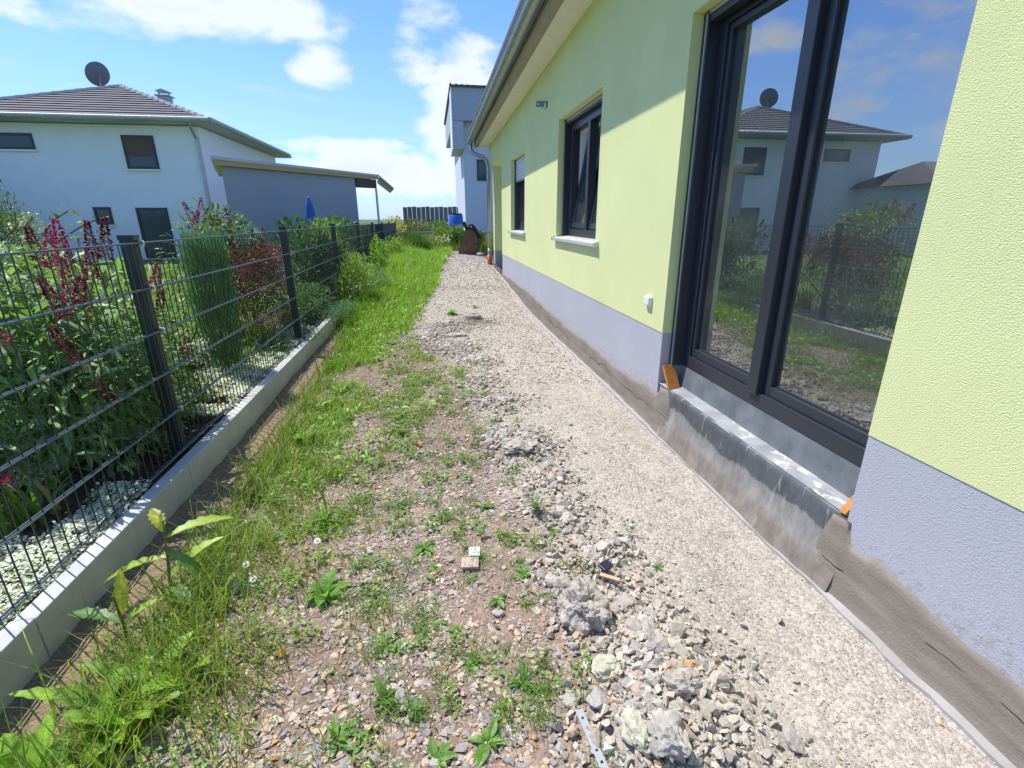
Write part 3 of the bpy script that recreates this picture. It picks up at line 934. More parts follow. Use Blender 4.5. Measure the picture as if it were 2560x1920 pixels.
M_MEMB = membrane(); M_TREAD = tread_mat(); M_SFACE = stepface_mat()
st = MB()
st.box((1.497, 1.36, .0), (1.60, 2.99, .30))
st.quad((1.487, 1.36, .309), (1.604, 1.36, .309), (1.604, 2.99, .309), (1.487, 2.99, .309))
SO = st.build('doorstep', M_TREAD, house)
rs = MB()
rs.quad((1.604, 1.3, .305), (1.618, 1.3, .445), (1.618, 2.935, .445), (1.604, 2.935, .305))
rs.quad((1.6, 2.935, .305), (1.618, 2.935, .445), (1.55, 2.935, .445), (1.55, 2.935, .305))
rs.build('step_riser', M_MEMB, SO)
ys = np.arange(1.34, 2.88, .02)
rows = []
for z, dx in ((.312, .012), (.309, .0), (.30, -.006), (.28, -.009), (.24, -.011), (.19, -.014), (.14, -.017), (.10, -.022), (.06, -.03), (.02, -.04), (-.03, -.055)):
    zz = z + .006 * noise2(ys, ys * 0, .15, 21) * (z > .15)
    rows.append(np.stack([1.487 + dx + .004 * noise2(ys, ys * 0 + z, .09, 22), ys, zz], -1))
V = np.array(rows); nr, n = V.shape[:2]; ii = np.arange(nr * n).reshape(nr, n)
link('step_face', np_mesh('step_face', V.reshape(-1, 3), np.stack([ii[:-1, :-1], ii[1:, :-1], ii[1:, 1:], ii[:-1, 1:]], -1).reshape(-1, 4), M_SFACE, None, True), SO)

# --- windows
def sill(y0, y1, z, parent):
    mb = MB()
    t = .028
    mb.prism([(1.438, z - t - .012), (1.438, z - .010), (1.60, z + .012), (1.60, z - .004), (1.445, z - .026), (1.445, z - t - .012)], 1, y0, y1)
    s = mb.build('window_sill', M_SILL, parent, .0015)
    for ya, yb in ((y0 - .012, y0), (y1, y1 + .012)):
        mb = MB()
        mb.prism([(1.432, z - t - .016), (1.432, z - .002), (1.56, z + .022), (1.56, z - .03)], 1, ya, yb)
        mb.build('sill_end_cap', M_RAIL, parent, .001)


def frame_box(mb, x0, x1, y0, y1, z0, z1, w, wb=None):
    wb = wb or w
    mb.box((x0, y0, z0), (x1, y0 + w, z1)); mb.box((x0, y1 - w, z0), (x1, y1, z1))
    mb.box((x0, y0 + w, z0), (x1, y1 - w, z0 + wb)); mb.box((x0, y0 + w, z1 - w), (x1, y1 - w, z1))


# tall window with both sashes tilted inwards
y0, y1, z0, z1 = WIN2
y0i, y1i = y0 + .001, y1 - .001
fm = MB()
frame_box(fm, 1.61, 1.69, y0i, y1i - .055, z0, z1 - .055, .075, .09)
fm.box((1.605, 5.20, z0 + .09), (1.69, 5.275, z1 - .13))
W2 = fm.build('window', M_FRAME, house, .003)
W2['label'] = 'taller window with both sashes tilted inwards'
gm = MB(); gm.box((1.543, y1 - .055, z0 + .02), (1.69, y1 - .001, z1 - .002)); gm.box((1.56, y0, z1 - .055), (1.69, y1 - .055, z1 - .002)); gm.build('shutter_rail', M_FRAME, W2, .003)
gm = MB(); gm.box((1.5395, y1 - .046, z0 + .03), (1.5425, y1 - .032, z1 - .02)); gm.box((1.5555, y0, z1 - .03), (1.5595, y1 - .06, z1 - .01)); gm.build('rail_strip', M_RAIL, W2)
sill(4.40, 6.02, z0, W2)
for (a, b) in ((4.57, 5.195), (5.28, 5.855)):
    zz = z0 + .095
    R = Matrix.Translation(Vector((1.655, 0, zz))) @ Matrix.Rotation(math.radians(9), 4, 'Y') @ Matrix.Translation(Vector((-1.655, 0, -zz)))
    sm = MB()
    zt = z1 - .14
    for lo, hi in (((1.625, a, zz), (1.685, a + .06, zt)), ((1.625, b - .06, zz), (1.685, b, zt)), ((1.625, a + .06, zz), (1.685, b - .06, zz + .06)), ((1.625, a + .06, zt - .06), (1.685, b - .06, zt))):
        sm.box(lo, hi, 0, R)
    sm.build('sash', M_FRAME, W2, .003)
    sm = MB(); sm.box((1.645, a + .055, zz + .055), (1.665, b - .055, zt - .055), 0, R); sm.build('pane', M_GLASS, W2)
# white inner reveals of the open gap
sm = MB(); sm.box((1.70, y1i - .13, z0 + .05), (1.95, y1i - .10, z1 - .06)); sm.box((1.70, y0 + .05, z1 - .14), (1.95, y1i - .13, z1 - .11)); sm.build('inner_reveal', M_WHITE, W2)
sm = MB(); sm.box((1.96, y0 + .05, z1 - .42), (1.99, y1i - .14, z1 - .02)); sm.build('timber_lining', simple('red_brown_timber', (.40, .20, .12), .7), W2)

# small window with the roller shutter a third down
y0, y1, z0, z1 = WIN1
fm = MB(); frame_box(fm, 1.62, 1.69, y0 + .002, y1 - .055, z0, z1 - .03, .07, .10)
W1 = fm.build('window', M_FRAME, house, .003)
W1['label'] = 'window with its roller shutter a third of the way down'
gm = MB(); gm.box((1.545, y1 - .055, z0 + .02), (1.69, y1 - .001, z1 - .002)); gm.build('shutter_rail', M_FRAME, W1, .003)
gm = MB(); gm.box((1.5415, y1 - .046, z0 + .03), (1.5445, y1 - .034, z1 - .02)); gm.build('rail_strip', M_RAIL, W1)
sm = MB(); frame_box(sm, 1.628, 1.68, y0 + .075, y1 - .13, z0 + .103, z1 - .102, .055, .06); sm.build('sash', M_FRAME, W1, .003)
sm = MB(); sm.box((1.655, y0 + .13, z0 + .163), (1.675, y1 - .185, z1 - .155)); sm.build('pane', M_GLASS, W1)
sill(8.02, 9.56, z0, W1)
slat_me = None
k = 0
z = z1 - .012
while z > 2.01:
    sl = MB()
    pts = [(1.572 - .008 * math.sin(math.pi * t), -t * .048) for t in np.linspace(0, 1, 6)]
    pts += [(p[0] + .006, p[1]) for p in pts[::-1]]
    if slat_me is None:
        sl.prism(pts, 1, y0 + .003, y1 - .055)
        slat_me = sl.mesh('shutter_slat', M_SHUTTER)
    link('shutter_slat', slat_me, W1, (0, 0, z))
    z -= .0505
sl = MB(); sl.box((1.564, y0 + .003, z - .025), (1.582, y1 - .055, z - .002)); sl.build('shutter_end_bar', M_FRAME, W1, .002)

# wall fittings
vp = MB(); vp.prism([(7.23, 2.785), (7.23, 2.852), (6.575, 2.722), (6.575, 2.66)], 0, 1.468, 1.4795); vo = vp.build('cable_box_cover', simple('slate_plate', (.045, .055, .06), .5), house, .006)
vp = MB(); vp.prism([(7.10, 2.78), (7.14, 2.83), (7.0, 2.76)], 0, 1.463, 1.4675); vo2 = vp.build('plaster_smear', M_LIME, vo)
vp = MB(); vp.prism([(6.72, 2.67), (6.66, 2.73), (6.60, 2.69), (6.64, 2.65)], 0, 1.463, 1.4675); vp.build('plaster_smear', M_LIME, vo)
sk = MB(); sk.box((1.462, 3.185, .80), (1.4795, 3.275, .865)); sk.box((1.452, 3.19, .806), (1.462, 3.27, .86))
sk.build('socket_cover', M_WHITE, house, .006)

# interior seen through the glass
rm = MB()
rm.quad((1.72, -3.9, .50), (5.1, -3.9, .50), (5.1, 12.8, .50), (1.72, 12.8, .50), 1)
rm.quad((5.1, 2.2, .5), (5.1, 2.2, 2.9), (5.1, 12.8, 2.9), (5.1, 12.8, .5))  # back wall left open at the near end, added to let sky light in
rm.quad((1.83, -3.9, 2.9), (5.1, -3.9, 2.9), (5.1, 12.8, 2.9), (1.83, 12.8, 2.9))
rm.box((1.83, 3.9, .501), (5.09, 4.05, 2.899))
rm.box((1.83, 7.2, .501), (5.09, 7.35, 2.899))
rm.build('room', [M_ROOM, M_SCREED], house)
cu = MB()
pts = []
for i in range(40):
    yy = 4.6 + i * .033
    pts.append((2.02 + .02 * math.sin(i * 1.3), yy))
for i in range(39):
    cu.quad((pts[i][0], pts[i][1], .6), (pts[i + 1][0], pts[i + 1][1], .6), (pts[i + 1][0], pts[i + 1][1], 2.30), (pts[i][0], pts[i][1], 2.30))
cu.build('curtain', simple('pale_curtain', (.48, .66, .66), .8), house)

# ------------------------------------------------------------------ wooden wedges on the step
M_WOOD = simple('varnished_oak', (.50, .20, .045), .5, 0, .25, 22, .3, 90, .001, (1, 1, 5))
def board(name, a, b, c, thick, label):
    """a,b: bottom edge corners, c: top corner above a; thickness to the back"""
    a, b, c = Vector(a), Vector(b), Vector(c)
    d = b + (c - a)
    n = (b - a).cross(c - a).normalized() * thick
    mb = MB()
    o = thing(name, (a + b) / 2, label, 'wood offcut', 'wooden offcuts on the doorstep')
    mb.add([a, b, d, c, a - n, b - n, d - n, c - n], [(0, 1, 2, 3), (7, 6, 5, 4), (4, 5, 1, 0), (5, 6, 2, 1), (6, 7, 3, 2), (7, 4, 0, 3)])
    mb.build('board', M_WOOD, o, .0015)
    return o
board('wood_block', (1.487, 2.832, .311), (1.578, 2.862, .311), (1.478, 2.925, .452), .018, 'orange brown wood block leaning upright at the far end of the doorstep')
board('wood_block', (1.492, 1.372, .312), (1.492, 1.402, .312), (1.585, 1.365, .455), .016, 'orange brown wood block leaning against the corner of the near jamb')

# ------------------------------------------------------------------ KERB and FENCE
KX0, KX1, KT = -1.392, -1.324, .167
kerb = thing('garden_kerb', (-1.36, 5.0, 0), 'pale concrete kerb of thin slabs under the mesh fence', 'kerb')
y = -1.72
JOINTS = []
for i in range(13):
    L_ = 1.066
    mb = MB()
    dz = random.uniform(-.004, .004); dx = random.uniform(-.003, .003)
    far = float(np.interp(y + .5, [0, 7, 10.7, 12.6], [0, 0, .1, .16]))
    mb.box((KX0 + dx, y + .002, -.25 + far), (KX1 + dx, y + L_ - .002, KT + dz + far))
    mb.build('kerb_slab', M_CONC, kerb, .005)
    y += L_

FX = -1.412
WT = 1.271                                    # top wire height
STEP = .2181
fence = thing('mesh_fence', (FX, 5.0, .1), 'dark grey double rod mesh fence with square posts along the kerb', 'fence')
POSTS = [2.743 + 2.662 * k for k in range(-1, 7)]
END_Y = 21.75
post_me = None
def fz(y):                                    # the fence climbs very slightly with the plot
    return -.0045 * max(y - 9, 0)
cap_me = clip_me = None
for py in POSTS + [END_Y]:
    o = None
    if post_me is None:
        mb = MB(); mb.box((-.075, -.021, -.10), (-.010, .021, 1.288)); 
        for yy in (-.008, .008):
            mb.box((-.0102, yy - .0015, -.10), (-.0085, yy + .0015, 1.288))
        post_me = mb.mesh('post', M_POST)
        mb = MB(); mb.box((-.079, -.025, 1.286), (-.006, .025, 1.309)); cap_me = mb.mesh('post_cap', M_POST)
        mb = MB(); mb.box((-.008, .006, -.012), (.012, .024, .012)); mb.tube([(.010, .015, 0), (.016, .015, 0)], .006, 8); clip_me = mb.mesh('fence_clip', M_RAIL)
    p = link('post', post_me, fence, (FX, py, fz(py)))
    c = bpy.data.objects.new('post_cap', cap_me); COL.objects.link(c); c.parent = p
    if py < 12:
        for k in (0, 1, 2, 4):
            q = bpy.data.objects.new('fence_clip', clip_me); COL.objects.link(q); q.parent = p
            q.location = (0, 0, WT - STEP * k)

def rod_mesh(L_, r=.0028):
    mb = MB(); mb.tube([(0, 0, 0), (0, 0, L_)], r, 6); return mb.mesh('vertical_rod', M_ROD)
M_ROD = simple('rod_coating', (.035, .05, .058), .35, .3)
ROD = rod_mesh(STEP * 5 + .035)
for k in range(len(POSTS)):
    a = POSTS[k] + .012
    b = (POSTS[k + 1] if k + 1 < len(POSTS) else END_Y) - .012
    near = k in (0, 1, 2)
    z0 = fz((a + b) / 2)
    pan = MB()
    # top wire belongs to the panel mesh itself
    pan.tube([(FX + .004, a - .02, WT + z0), (FX + .004, b + .02, WT + z0)], .0042, 8)
    P_ = pan.build('mesh_panel', M_WIRE_LIT, fence)
    for i in range(1, 6):
        mb = MB()
        zz = WT - STEP * i + z0
        for dx in (-.0068, .0068):
            mb.tube([(FX + dx, a - .02, zz), (FX + dx, b + .02, zz)], .0040, 8)
        mb.build('horizontal_rods', M_WIRE_LIT, P_)
    n = int(round((b - a) / .0545))
    if near:
        for i in range(1, n):
            yy = a + (b - a) * i / n
            link('vertical_rod', ROD, P_, (FX, yy, WT - STEP * 5 - .033 + z0))
    else:
        mb = MB()
        for i in range(1, n):
            yy = a + (b - a) * i / n
            mb.tube([(FX, yy, WT - STEP * 5 - .033 + z0), (FX, yy, WT + z0)], .0028, 4)
        tag(mb.build('vertical_rods', M_ROD, P_), kind='stuff')
    if a > 15:                                # woven privacy strips in the far panels
        for i in range(5):
            mb = MB(); z1_ = WT - STEP * i + z0 - .008
            mb.box((FX - .003, a, z1_ - STEP + .016), (FX + .003, b, z1_))
            mb.build('privacy_strip', M_DARK, P_)

# retaining wall at the end of the plot, yellow stake, digger bucket
bw = thing('retaining_wall', (1, 22, .3), 'low grey concrete retaining wall closing off the far end', 'wall')
for i, x in enumerate(np.arange(-1.35, 9, 2.05)):
    mb = MB(); mb.box((x, 22.0, -.1), (x + 2.035, 22.16, .845 + .004 * (i % 2))); mb.build('wall_block', M_CONC2, bw, .008)
tag(link('stake', (lambda m: (m.box((-1.30, 21.85, .1), (-1.19, 21.90, .80)), m.mesh('stake', simple('yellow_paint', (.55, .50, .08), .6)))[1])(MB())), 'yellow wooden stake beside the end of the dark fence', 'stake')

bk = thing('digger_bucket', (1.06, 15.2, .33), 'rusty brown excavator bucket standing on the gravel by the house corner', 'bucket')
M_RUST = simple('rusty_steel', (.16, .085, .055), .7, 0, .35, 9, .3, 60, .004)
M_BLACKST = simple('black_steel', (.025, .025, .03), .45, .3)
prof = [(-.287, 0), (-.22, .20), (-.15, .36), (-.09, .52), (-.05, .66), (-.03, .737), (.12, .737), (.19, .68), (.25, .59), (.29, .49), (.315, .38), (.315, .27), (.29, .17), (.24, .08), (.18, .02), (.12, 0)]
bx, by, bz = 1.063, 15.15, .315
for yy in (by, by + .52):
    mb = MB(); mb.prism([(bx + a, bz + b) for a, b in prof], 1, yy, yy + .02); mb.build('side_plate', M_RUST, bk, .004)
mb = MB()
sh = prof[6:]
for i in range(len(sh) - 1):
    (a0, b0), (a1, b1) = sh[i], sh[i + 1]
    mb.add([(bx + a0 + .004, by + .02, bz + b0), (bx + a1 + .004, by + .02, bz + b1), (bx + a1 + .004, by + .52, bz + b1), (bx + a0 + .004, by + .52, bz + b0),
            (bx + a0 + .03, by + .02, bz + b0), (bx + a1 + .03, by + .02, bz + b1), (bx + a1 + .03, by + .52, bz + b1), (bx + a0 + .03, by + .52, bz + b0)],
           [(0, 1, 2, 3), (7, 6, 5, 4), (0, 4, 5, 1), (3, 2, 6, 7), (1, 5, 6, 2), (0, 3, 7, 4)])
mb.build('shell', M_BLACKST, bk)
mb = MB(); mb.box((bx - .30, by + .02, bz), (bx - .27, by + .52, bz + .02)); mb.build('cutting_edge', M_RUST, bk)
for yy in (by + .14, by + .34):
    mb = MB()
    mb.prism([(bx - .03, bz + .735), (bx + .16, bz + .735), (bx + .38, bz + .48), (bx + .41, bz + .54), (bx + .26, bz + .80), (bx + .18, bz + .905), (bx + .08, bz + .90), (bx + .04, bz + .80), (bx - .06, bz + .985), (bx - .14, bz + .95)], 1, yy, yy + .05)
    e_ = mb.build('hitch_ear', M_BLACKST, bk, .006)
    mb = MB(); mb.tube([(bx + .12, yy - .01, bz + .83), (bx + .12, yy + .06, bz + .83)], .028, 10); mb.build('pin', M_RAIL, e_)

# ------------------------------------------------------------------ NEIGHBOUR'S HOUSE (parallel to ours)
nh = thing('neighbour_house', (-10, 19, .1), 'white two storey house with grey hip roof behind the garden', 'house')
A_ = Vector((-7.14, 18.70, 0)); B_ = Vector((-14.30, 18.70, 0))
dh = (A_ - B_).normalized(); nrm = Vector((-dh.y, dh.x, 0))       # nrm points away from us
LEN = (A_ - B_).length; DEP = 8.3
def hp(s, t, z):                          # s along the facade from its left end, t back from it
    v = B_ + dh * s + nrm * t
    return (v.x, v.y, z)
EZ, OV = 4.17, .60
mb = MB()
c4 = [hp(0, 0, -.1), hp(LEN, 0, -.1), hp(LEN, DEP, -.1), hp(0, DEP, -.1)]
c5 = [(a, b, EZ) for a, b, c in c4]
mb.add(c4 + c5, [(0, 1, 5, 4), (1, 2, 6, 5), (2, 3, 7, 6), (3, 0, 4, 7)])
mb.build('wall', M_RENDERW, nh)
ap1, ap2 = (-10.06, 20.67, 5.62), (-10.06, 25.0, 5.62)
e = [hp(-OV, -OV, EZ + .1), hp(LEN + OV, -OV, EZ + .1), hp(LEN + OV, DEP + OV, EZ + .1), hp(-OV, DEP + OV, EZ + .1)]
mb = MB()
def course(q, n=14):
    """tile courses as small steps from eave edge (q0,q1) up to (q3,q2)"""
    a, b, c, d = [Vector(v) for v in q]
    nn = (b - a).cross(d - a).normalized()
    if nn.z < 0: nn = -nn
    for i in range(n):
        t0, t1 = i / n, (i + 1) / n
        p0, p1 = a.lerp(d, t0) + nn * .03, b.lerp(c, t0) + nn * .03
        p2, p3 = b.lerp(c, t1), a.lerp(d, t1)
        mb.add([p0, p1, p2, p3, p0 - nn * .05, p1 - nn * .05], [(0, 1, 2, 3), (4, 5, 1, 0)])
course([e[0], e[1], ap1, ap1]); course([e[1], e[2], ap2, ap1]); course([e[2], e[3], ap2, ap2]); course([e[3], e[0], ap1, ap2])
RO = mb.build('roof', M_ROOFTILE, nh)
mb = MB()
u = [(a, b, EZ + .02) for a, b, c in e]
mb.add(u + [(a, b, EZ + .12) for a, b, c in e], [(3, 2, 1, 0), (0, 1, 5, 4), (1, 2, 6, 5), (2, 3, 7, 6), (3, 0, 4, 7)])
mb.build('eaves', simple('eave_boards', (.42, .41, .38), .8), nh)
M_CAPT = simple('ridge_cap_tile', (.34, .34, .36), .7)
hc = None
for (p, q) in ((Vector(e[1]), Vector(ap1)), (Vector(e[0]), Vector(ap1)), (Vector(ap1), Vector(ap2))):
    n_ = int((q - p).length / .30)
    for i in range(n_):
        mb = MB()
        mb.tube([p.lerp(q, i / n_) + Vector((0, 0, .0)), p.lerp(q, (i + 1.12) / n_) + Vector((0, 0, .0))], [.085, .07], 6)
        mb.build('ridge_tile', M_CAPT, RO)
mb = MB()
for (s0, s1, t) in ((-OV, LEN + OV, -OV - .05),):
    mb.tube([hp(s0, t, EZ + .10), hp(s1, t, EZ + .10)], .07, 8)
mb.tube([hp(LEN + OV + .05, -OV, EZ + .10), hp(LEN + OV + .05, DEP, EZ + .10)], .07, 8)
mb.build('gutter', M_ZINC, nh)
mb = MB(); mb.tube([(-7.2, 18.2, 4.2), (-7.22, 18.5, 3.95), (-7.22, 18.64, 3.8), (-7.22, 18.64, .1)], .045, 8); mb.build('downpipe', M_ZINC, nh)
cv = Vector((-9.33, 22.0, 0))
mb = MB(); mb.box((cv.x - .18, cv.y - .18, 4.7), (cv.x + .18, cv.y + .18, 5.60)); CH = mb.build('chimney', simple('pale_render', (.55, .56, .58), .9), nh)
mb = MB(); mb.box((cv.x - .24, cv.y - .24, 5.602), (cv.x + .24, cv.y + .24, 5.64)); mb.prism([(cv.x - .2, 5.77), (cv.x, 5.84), (cv.x + .2, 5.77), (cv.x + .2, 5.75), (cv.x - .2, 5.75)], 1, cv.y - .2, cv.y + .2)
for a in (-.17, .17):
    mb.box((cv.x + a - .02, cv.y - .02, 5.64), (cv.x + a + .02, cv.y + .02, 5.76))
mb.build('chimney_hood', M_ZINC, CH)
def far_window(s0, s1, z0, z1, kind, label=None):
    mb = MB()
    def bx_(a, b, c, d, t0, t1, mi=0):
        vs = [hp(a, t0, c), hp(b, t0, c), hp(b, t1, c), hp(a, t1, c), hp(a, t0, d), hp(b, t0, d), hp(b, t1, d), hp(a, t1, d)]
        mb.add(vs, [(3, 2, 1, 0), (4, 5, 6, 7), (0, 1, 5, 4), (1, 2, 6, 5), (2, 3, 7, 6), (3, 0, 4, 7)], mi)
    for (a, b, c, d) in ((s0, s0 + .07, z0, z1), (s1 - .07, s1, z0, z1), (s0 + .07, s1 - .07, z0, z0 + .07), (s0 + .07, s1 - .07, z1 - .07, z1)):
        bx_(a, b, c, d, -.035, .05)
    f = mb.build('window' if kind != 'door' else 'terrace_door', M_FRAME, nh)
    if label: f['label'] = label
    mb = MB(); bx_(s0 + .07, s1 - .07, z0 + .07, z1 - .07, -.015, .02); mb.build('pane', M_GLASS_FAR, f)
    if kind == 'blind':
        mb = MB(); bx_(s0 + .07, s1 - .07, z0 + (z1 - z0) * .38, z1 - .07, -.026, -.016); mb.build('blind', M_BROWN, f)
    if kind != 'door':
        mb = MB(); bx_(s0 - .04, s1 + .04, z0 - .05, z0 - .002, -.10, .02); mb.build('sill', M_WHITE, f)
far_window(4.88, 5.80, 2.90, 3.88, 'blind', 'upper window with a brown blind')
far_window(1.30, 2.42, 3.42, 3.88, 'plain')
far_window(4.82, 5.76, .15, 1.74, 'door')
far_window(3.58, 4.08, 1.22, 1.76, 'plain')
# garden pavilion with a mono-pitch roof, set obliquely beside the house
tr = thing('garden_pavilion', (-3.4, 15.0, .1), 'grey garden pavilion with pale timber roof edge right of the white house', 'pavilion')
pa, pb = Vector((-4.15, 11.2, 2.49)), Vector((-1.70, 19.3, 2.79))
pn = Vector((-.33, .945, 0))
def pv(t, d, z):
    v = pa.lerp(pb, t) + pn * d
    return Vector((v.x, v.y, z if z < 2 else v.z + (z - 2.6)))
def slab_(name, t0, t1, d0, d1, z0, z1, mat):
    mb = MB()
    vs = [pv(t0, d0, z0), pv(t1, d0, z0), pv(t1, d1, z0), pv(t0, d1, z0), pv(t0, d0, z1), pv(t1, d0, z1), pv(t1, d1, z1), pv(t0, d1, z1)]
    mb.add(vs, [(3, 2, 1, 0), (4, 5, 6, 7), (0, 1, 5, 4), (1, 2, 6, 5), (2, 3, 7, 6), (3, 0, 4, 7)])
    return mb.build(name, mat, tr)
slab_('roof_sheet', 0, 1, 0, 3.2, 2.60, 2.66, simple('pale_roof_sheet', (.52, .56, .60), .5))
slab_('timber_edge', .01, .99, .02, .10, 2.50, 2.598, M_TIMBER)
slab_('timber_edge', .01, .04, .10, 3.1, 2.50, 2.598, M_TIMBER)
slab_('wall', .03, .77, .18, 3.0, -.1, 2.499, simple('grey_render', (.37, .41, .46), .9))
slab_('awning_cassette', .775, .97, .12, .3, 2.22, 2.495, simple('dark_brown_slats', (.075, .045, .03), .6))
slab_('post', .96, .975, .12, .25, -.1, 2.21, M_RENDERW)
mb = MB(); mb.add([(-1.69, 19.3, 2.82), (-1.24, 19.4, 2.43), (-1.6, 22.5, 2.43), (-2.1, 22.5, 2.82), (-1.69, 19.3, 2.77), (-1.24, 19.4, 2.38), (-1.6, 22.5, 2.38), (-2.1, 22.5, 2.77)], [(0, 1, 2, 3), (7, 6, 5, 4), (0, 4, 5, 1), (1, 5, 6, 2)]); mb.build('sloping_awning', simple('pale_awning', (.55, .55, .58), .7), tr)
# blue garden furniture and barrels
M_BLUE = simple('blue_fabric', (.035, .13, .45), .7)
bc = thing('garden_parasol', (-2.85, 13.1, .1), 'folded blue parasol standing before the grey pavilion', 'parasol')
mb = MB(); mb.tube([(-2.85, 13.1, .1), (-2.85, 13.1, 1.9)], .02, 8); mb.build('pole', M_RENDERW, bc)
mb = MB(); mb.tube([(-2.85, 13.1, 1.15), (-2.85, 13.1, 1.35), (-2.85, 13.1, 1.7), (-2.85, 13.1, 1.86)], [.14, .13, .08, .03], 10); mb.build('canopy', M_BLUE, bc)
bb = thing('water_barrel', (1.18, 24.4, .35), 'blue plastic barrel behind the retaining wall', 'barrel')
mb = MB(); mb.tube([(1.18, 24.4, .35), (1.18, 24.4, .5), (1.18, 24.4, 1.0), (1.18, 24.4, 1.52), (1.18, 24.4, 1.56)], [.30, .34, .36, .33, .28], 16); mb.build('drum', simple('blue_plastic', (.03, .13, .48), .4), bb, smooth=True)
mb = MB(); mb.tube([(1.18, 24.4, 1.561), (1.18, 24.4, 1.60)], .31, 16); mb.build('lid', M_DARK, bb)

# satellite dish on the ridge of the white house
sd_ = thing('satellite_dish', (-11.25, 21.75, 5.5), 'large grey satellite dish on the ridge of the white house', 'satellite dish')
mb = MB()
dc = Vector((-11.22, 21.72, 6.20)); dn = Vector((-.62, .55, .42)).normalized()   # faces the southern sky, its back towards us
du = dn.cross(Vector((0, 0, 1))).normalized(); dv = du.cross(dn)
R_ = .37
rings = [[dc + (du * math.cos(t) + dv * math.sin(t) * 1.06) * R_ * k - dn * (.10 * (1 - k * k)) for t in np.linspace(0, 2 * math.pi, 25)[:-1]] for k in (.25, .5, .75, 1)]
vs = [dc - dn * .10] + [v for r_ in rings for v in r_]
fs = [(0, 1 + i, 1 + (i + 1) % 24) for i in range(24)]
for k in range(3):
    fs += [(1 + k * 24 + i, 1 + (k + 1) * 24 + i, 1 + (k + 1) * 24 + (i + 1) % 24, 1 + k * 24 + (i + 1) % 24) for i in range(24)]
mb.add(vs, fs)
do = mb.build('reflector', simple('dish_grey', (.16, .19, .21), .5), sd_, smooth=True)
so = do.modifiers.new('thick', 'SOLIDIFY'); so.thickness = .015
mb = MB(); mb.tube([dc - dv * R_ * .98, dc + dn * .32 - dv * .30], .014, 6); mb.build('feed_arm', M_DARK, sd_)
mb = MB(); p_ = dc + dn * .32 - dv * .30; mb.tube([p_, p_ - dn * .10 + dv * .03], .045, 10); mb.build('receiver', M_DARK, sd_)
mb = MB(); mb.tube([(-11.25, 21.8, 5.0), (-11.25, 21.8, 5.95), tuple(dc - dn * .12)], .03, 8); mb.build('mast', M_ZINC, sd_)

# second neighbour's building, seen from here only at the edge and in the door glass
g2 = thing('outbuilding', (-15, 15.5, .1), 'low outbuilding with dark roof left of the white house', 'outbuilding')
mb = MB(); mb.box((-18, 15.2, -.1), (-13.6, 19, 2.45)); mb.build('wall', M_RENDERW, g2)
mb = MB(); mb.add([(-18.3, 14.9, 2.45), (-13.3, 14.9, 2.45), (-13.3, 19.3, 2.45), (-18.3, 19.3, 2.45), (-17, 17, 3.3), (-14.6, 17, 3.3)], [(0, 1, 5, 4), (1, 2, 5), (2, 3, 4, 5), (3, 0, 4), (3, 2, 1, 0)]); mb.build('roof', M_ROOFTILE, g2)

# tall house far behind, half hidden by the gutter
th = thing('distant_house', (3.5, 31, .3), 'tall pale house behind the retaining wall, partly hidden by the gutter', 'house')
mb = MB(); mb.box((2.02, 30, .2), (9, 40, 6.35)); mb.build('wall', simple('pale_blue_render', (.60, .63, .68), .9), th)
mb = MB(); mb.box((1.45, 29.4, 6.352), (9.6, 40.6, 7.9)); UF = mb.build('attic_cladding', simple('slate_blue_cladding', (.42, .45, .50), .8), th)
mb = MB()
mb.box((1.36, 29.3, 7.90), (9.7, 40.7, 8.0))
for i in range(28):
    mb.tube([(1.4 + i * .3, 29.25, 8.0 - i * .012), (1.4 + i * .3, 40.7, 8.0 - i * .012)], .055, 6)
mb.build('roof', M_ROOFTILE, th)
mb = MB(); mb.box((1.40, 29.35, 4.95), (1.445, 31, 7.9)); mb.build('verge_board', M_WHITE, th)
mb = MB(); mb.box((1.447, 29.45, 4.95), (2.015, 33, 6.345)); mb.build('oriel', simple('pale_grey_render', (.50, .51, .53), .9), th)
for (xa, xb, za, zb) in ((2.75, 3.3, 3.4, 4.5),):
    mb = MB(); mb.box((xa, 29.95, za), (xb, 29.998, zb)); f_ = mb.build('window', M_FRAME, th)
    mb = MB(); mb.box((xa + .08, 29.94, za + .08), (xb - .08, 29.948, zb - .08)); mb.build('pane', M_GLASS_FAR, f_)
# long low dark fence in the field behind
df = thing('board_fence', (0, 40, .3), 'long grey board fence in the field beyond the wall', 'fence')
for i in range(14):
    mb = MB(); mb.box((-1.9 + i * .32, 38, .3), (-1.9 + i * .32 + .30, 38.04, 2.15 + .02 * (i % 3))); mb.build('fence_board', simple('weathered_board', (.12, .125, .14), .8) if i == 0 else bpy.data.materials['weathered_board'], df)

# ------------------------------------------------------------------ STONES
def hull_variant(seed, n=14, flat=.6, jag=.25):
    r = np.random.default_rng(seed)
    p = r.normal(size=(n, 3)); p /= np.linalg.norm(p, axis=1)[:, None]
    p *= (1 - jag * r.random((n, 1)))
    p *= np.array([1, .72 + .2 * r.random(), flat]) * .5
    bm = bmesh.new()
    for v in p: bm.verts.new(v)
    bmesh.ops.convex_hull(bm, input=bm.verts)
    bmesh.ops.delete(bm, geom=[v for v in bm.verts if not v.link_faces], context='VERTS')
    bmesh.ops.triangulate(bm, faces=bm.faces)
    bm.verts.ensure_lookup_table(); bm.verts.index_update()
    V = np.array([v.co for v in bm.verts]); F = np.array([[v.index for v in f.verts] for f in bm.faces])
    bm.free()
    return V, F


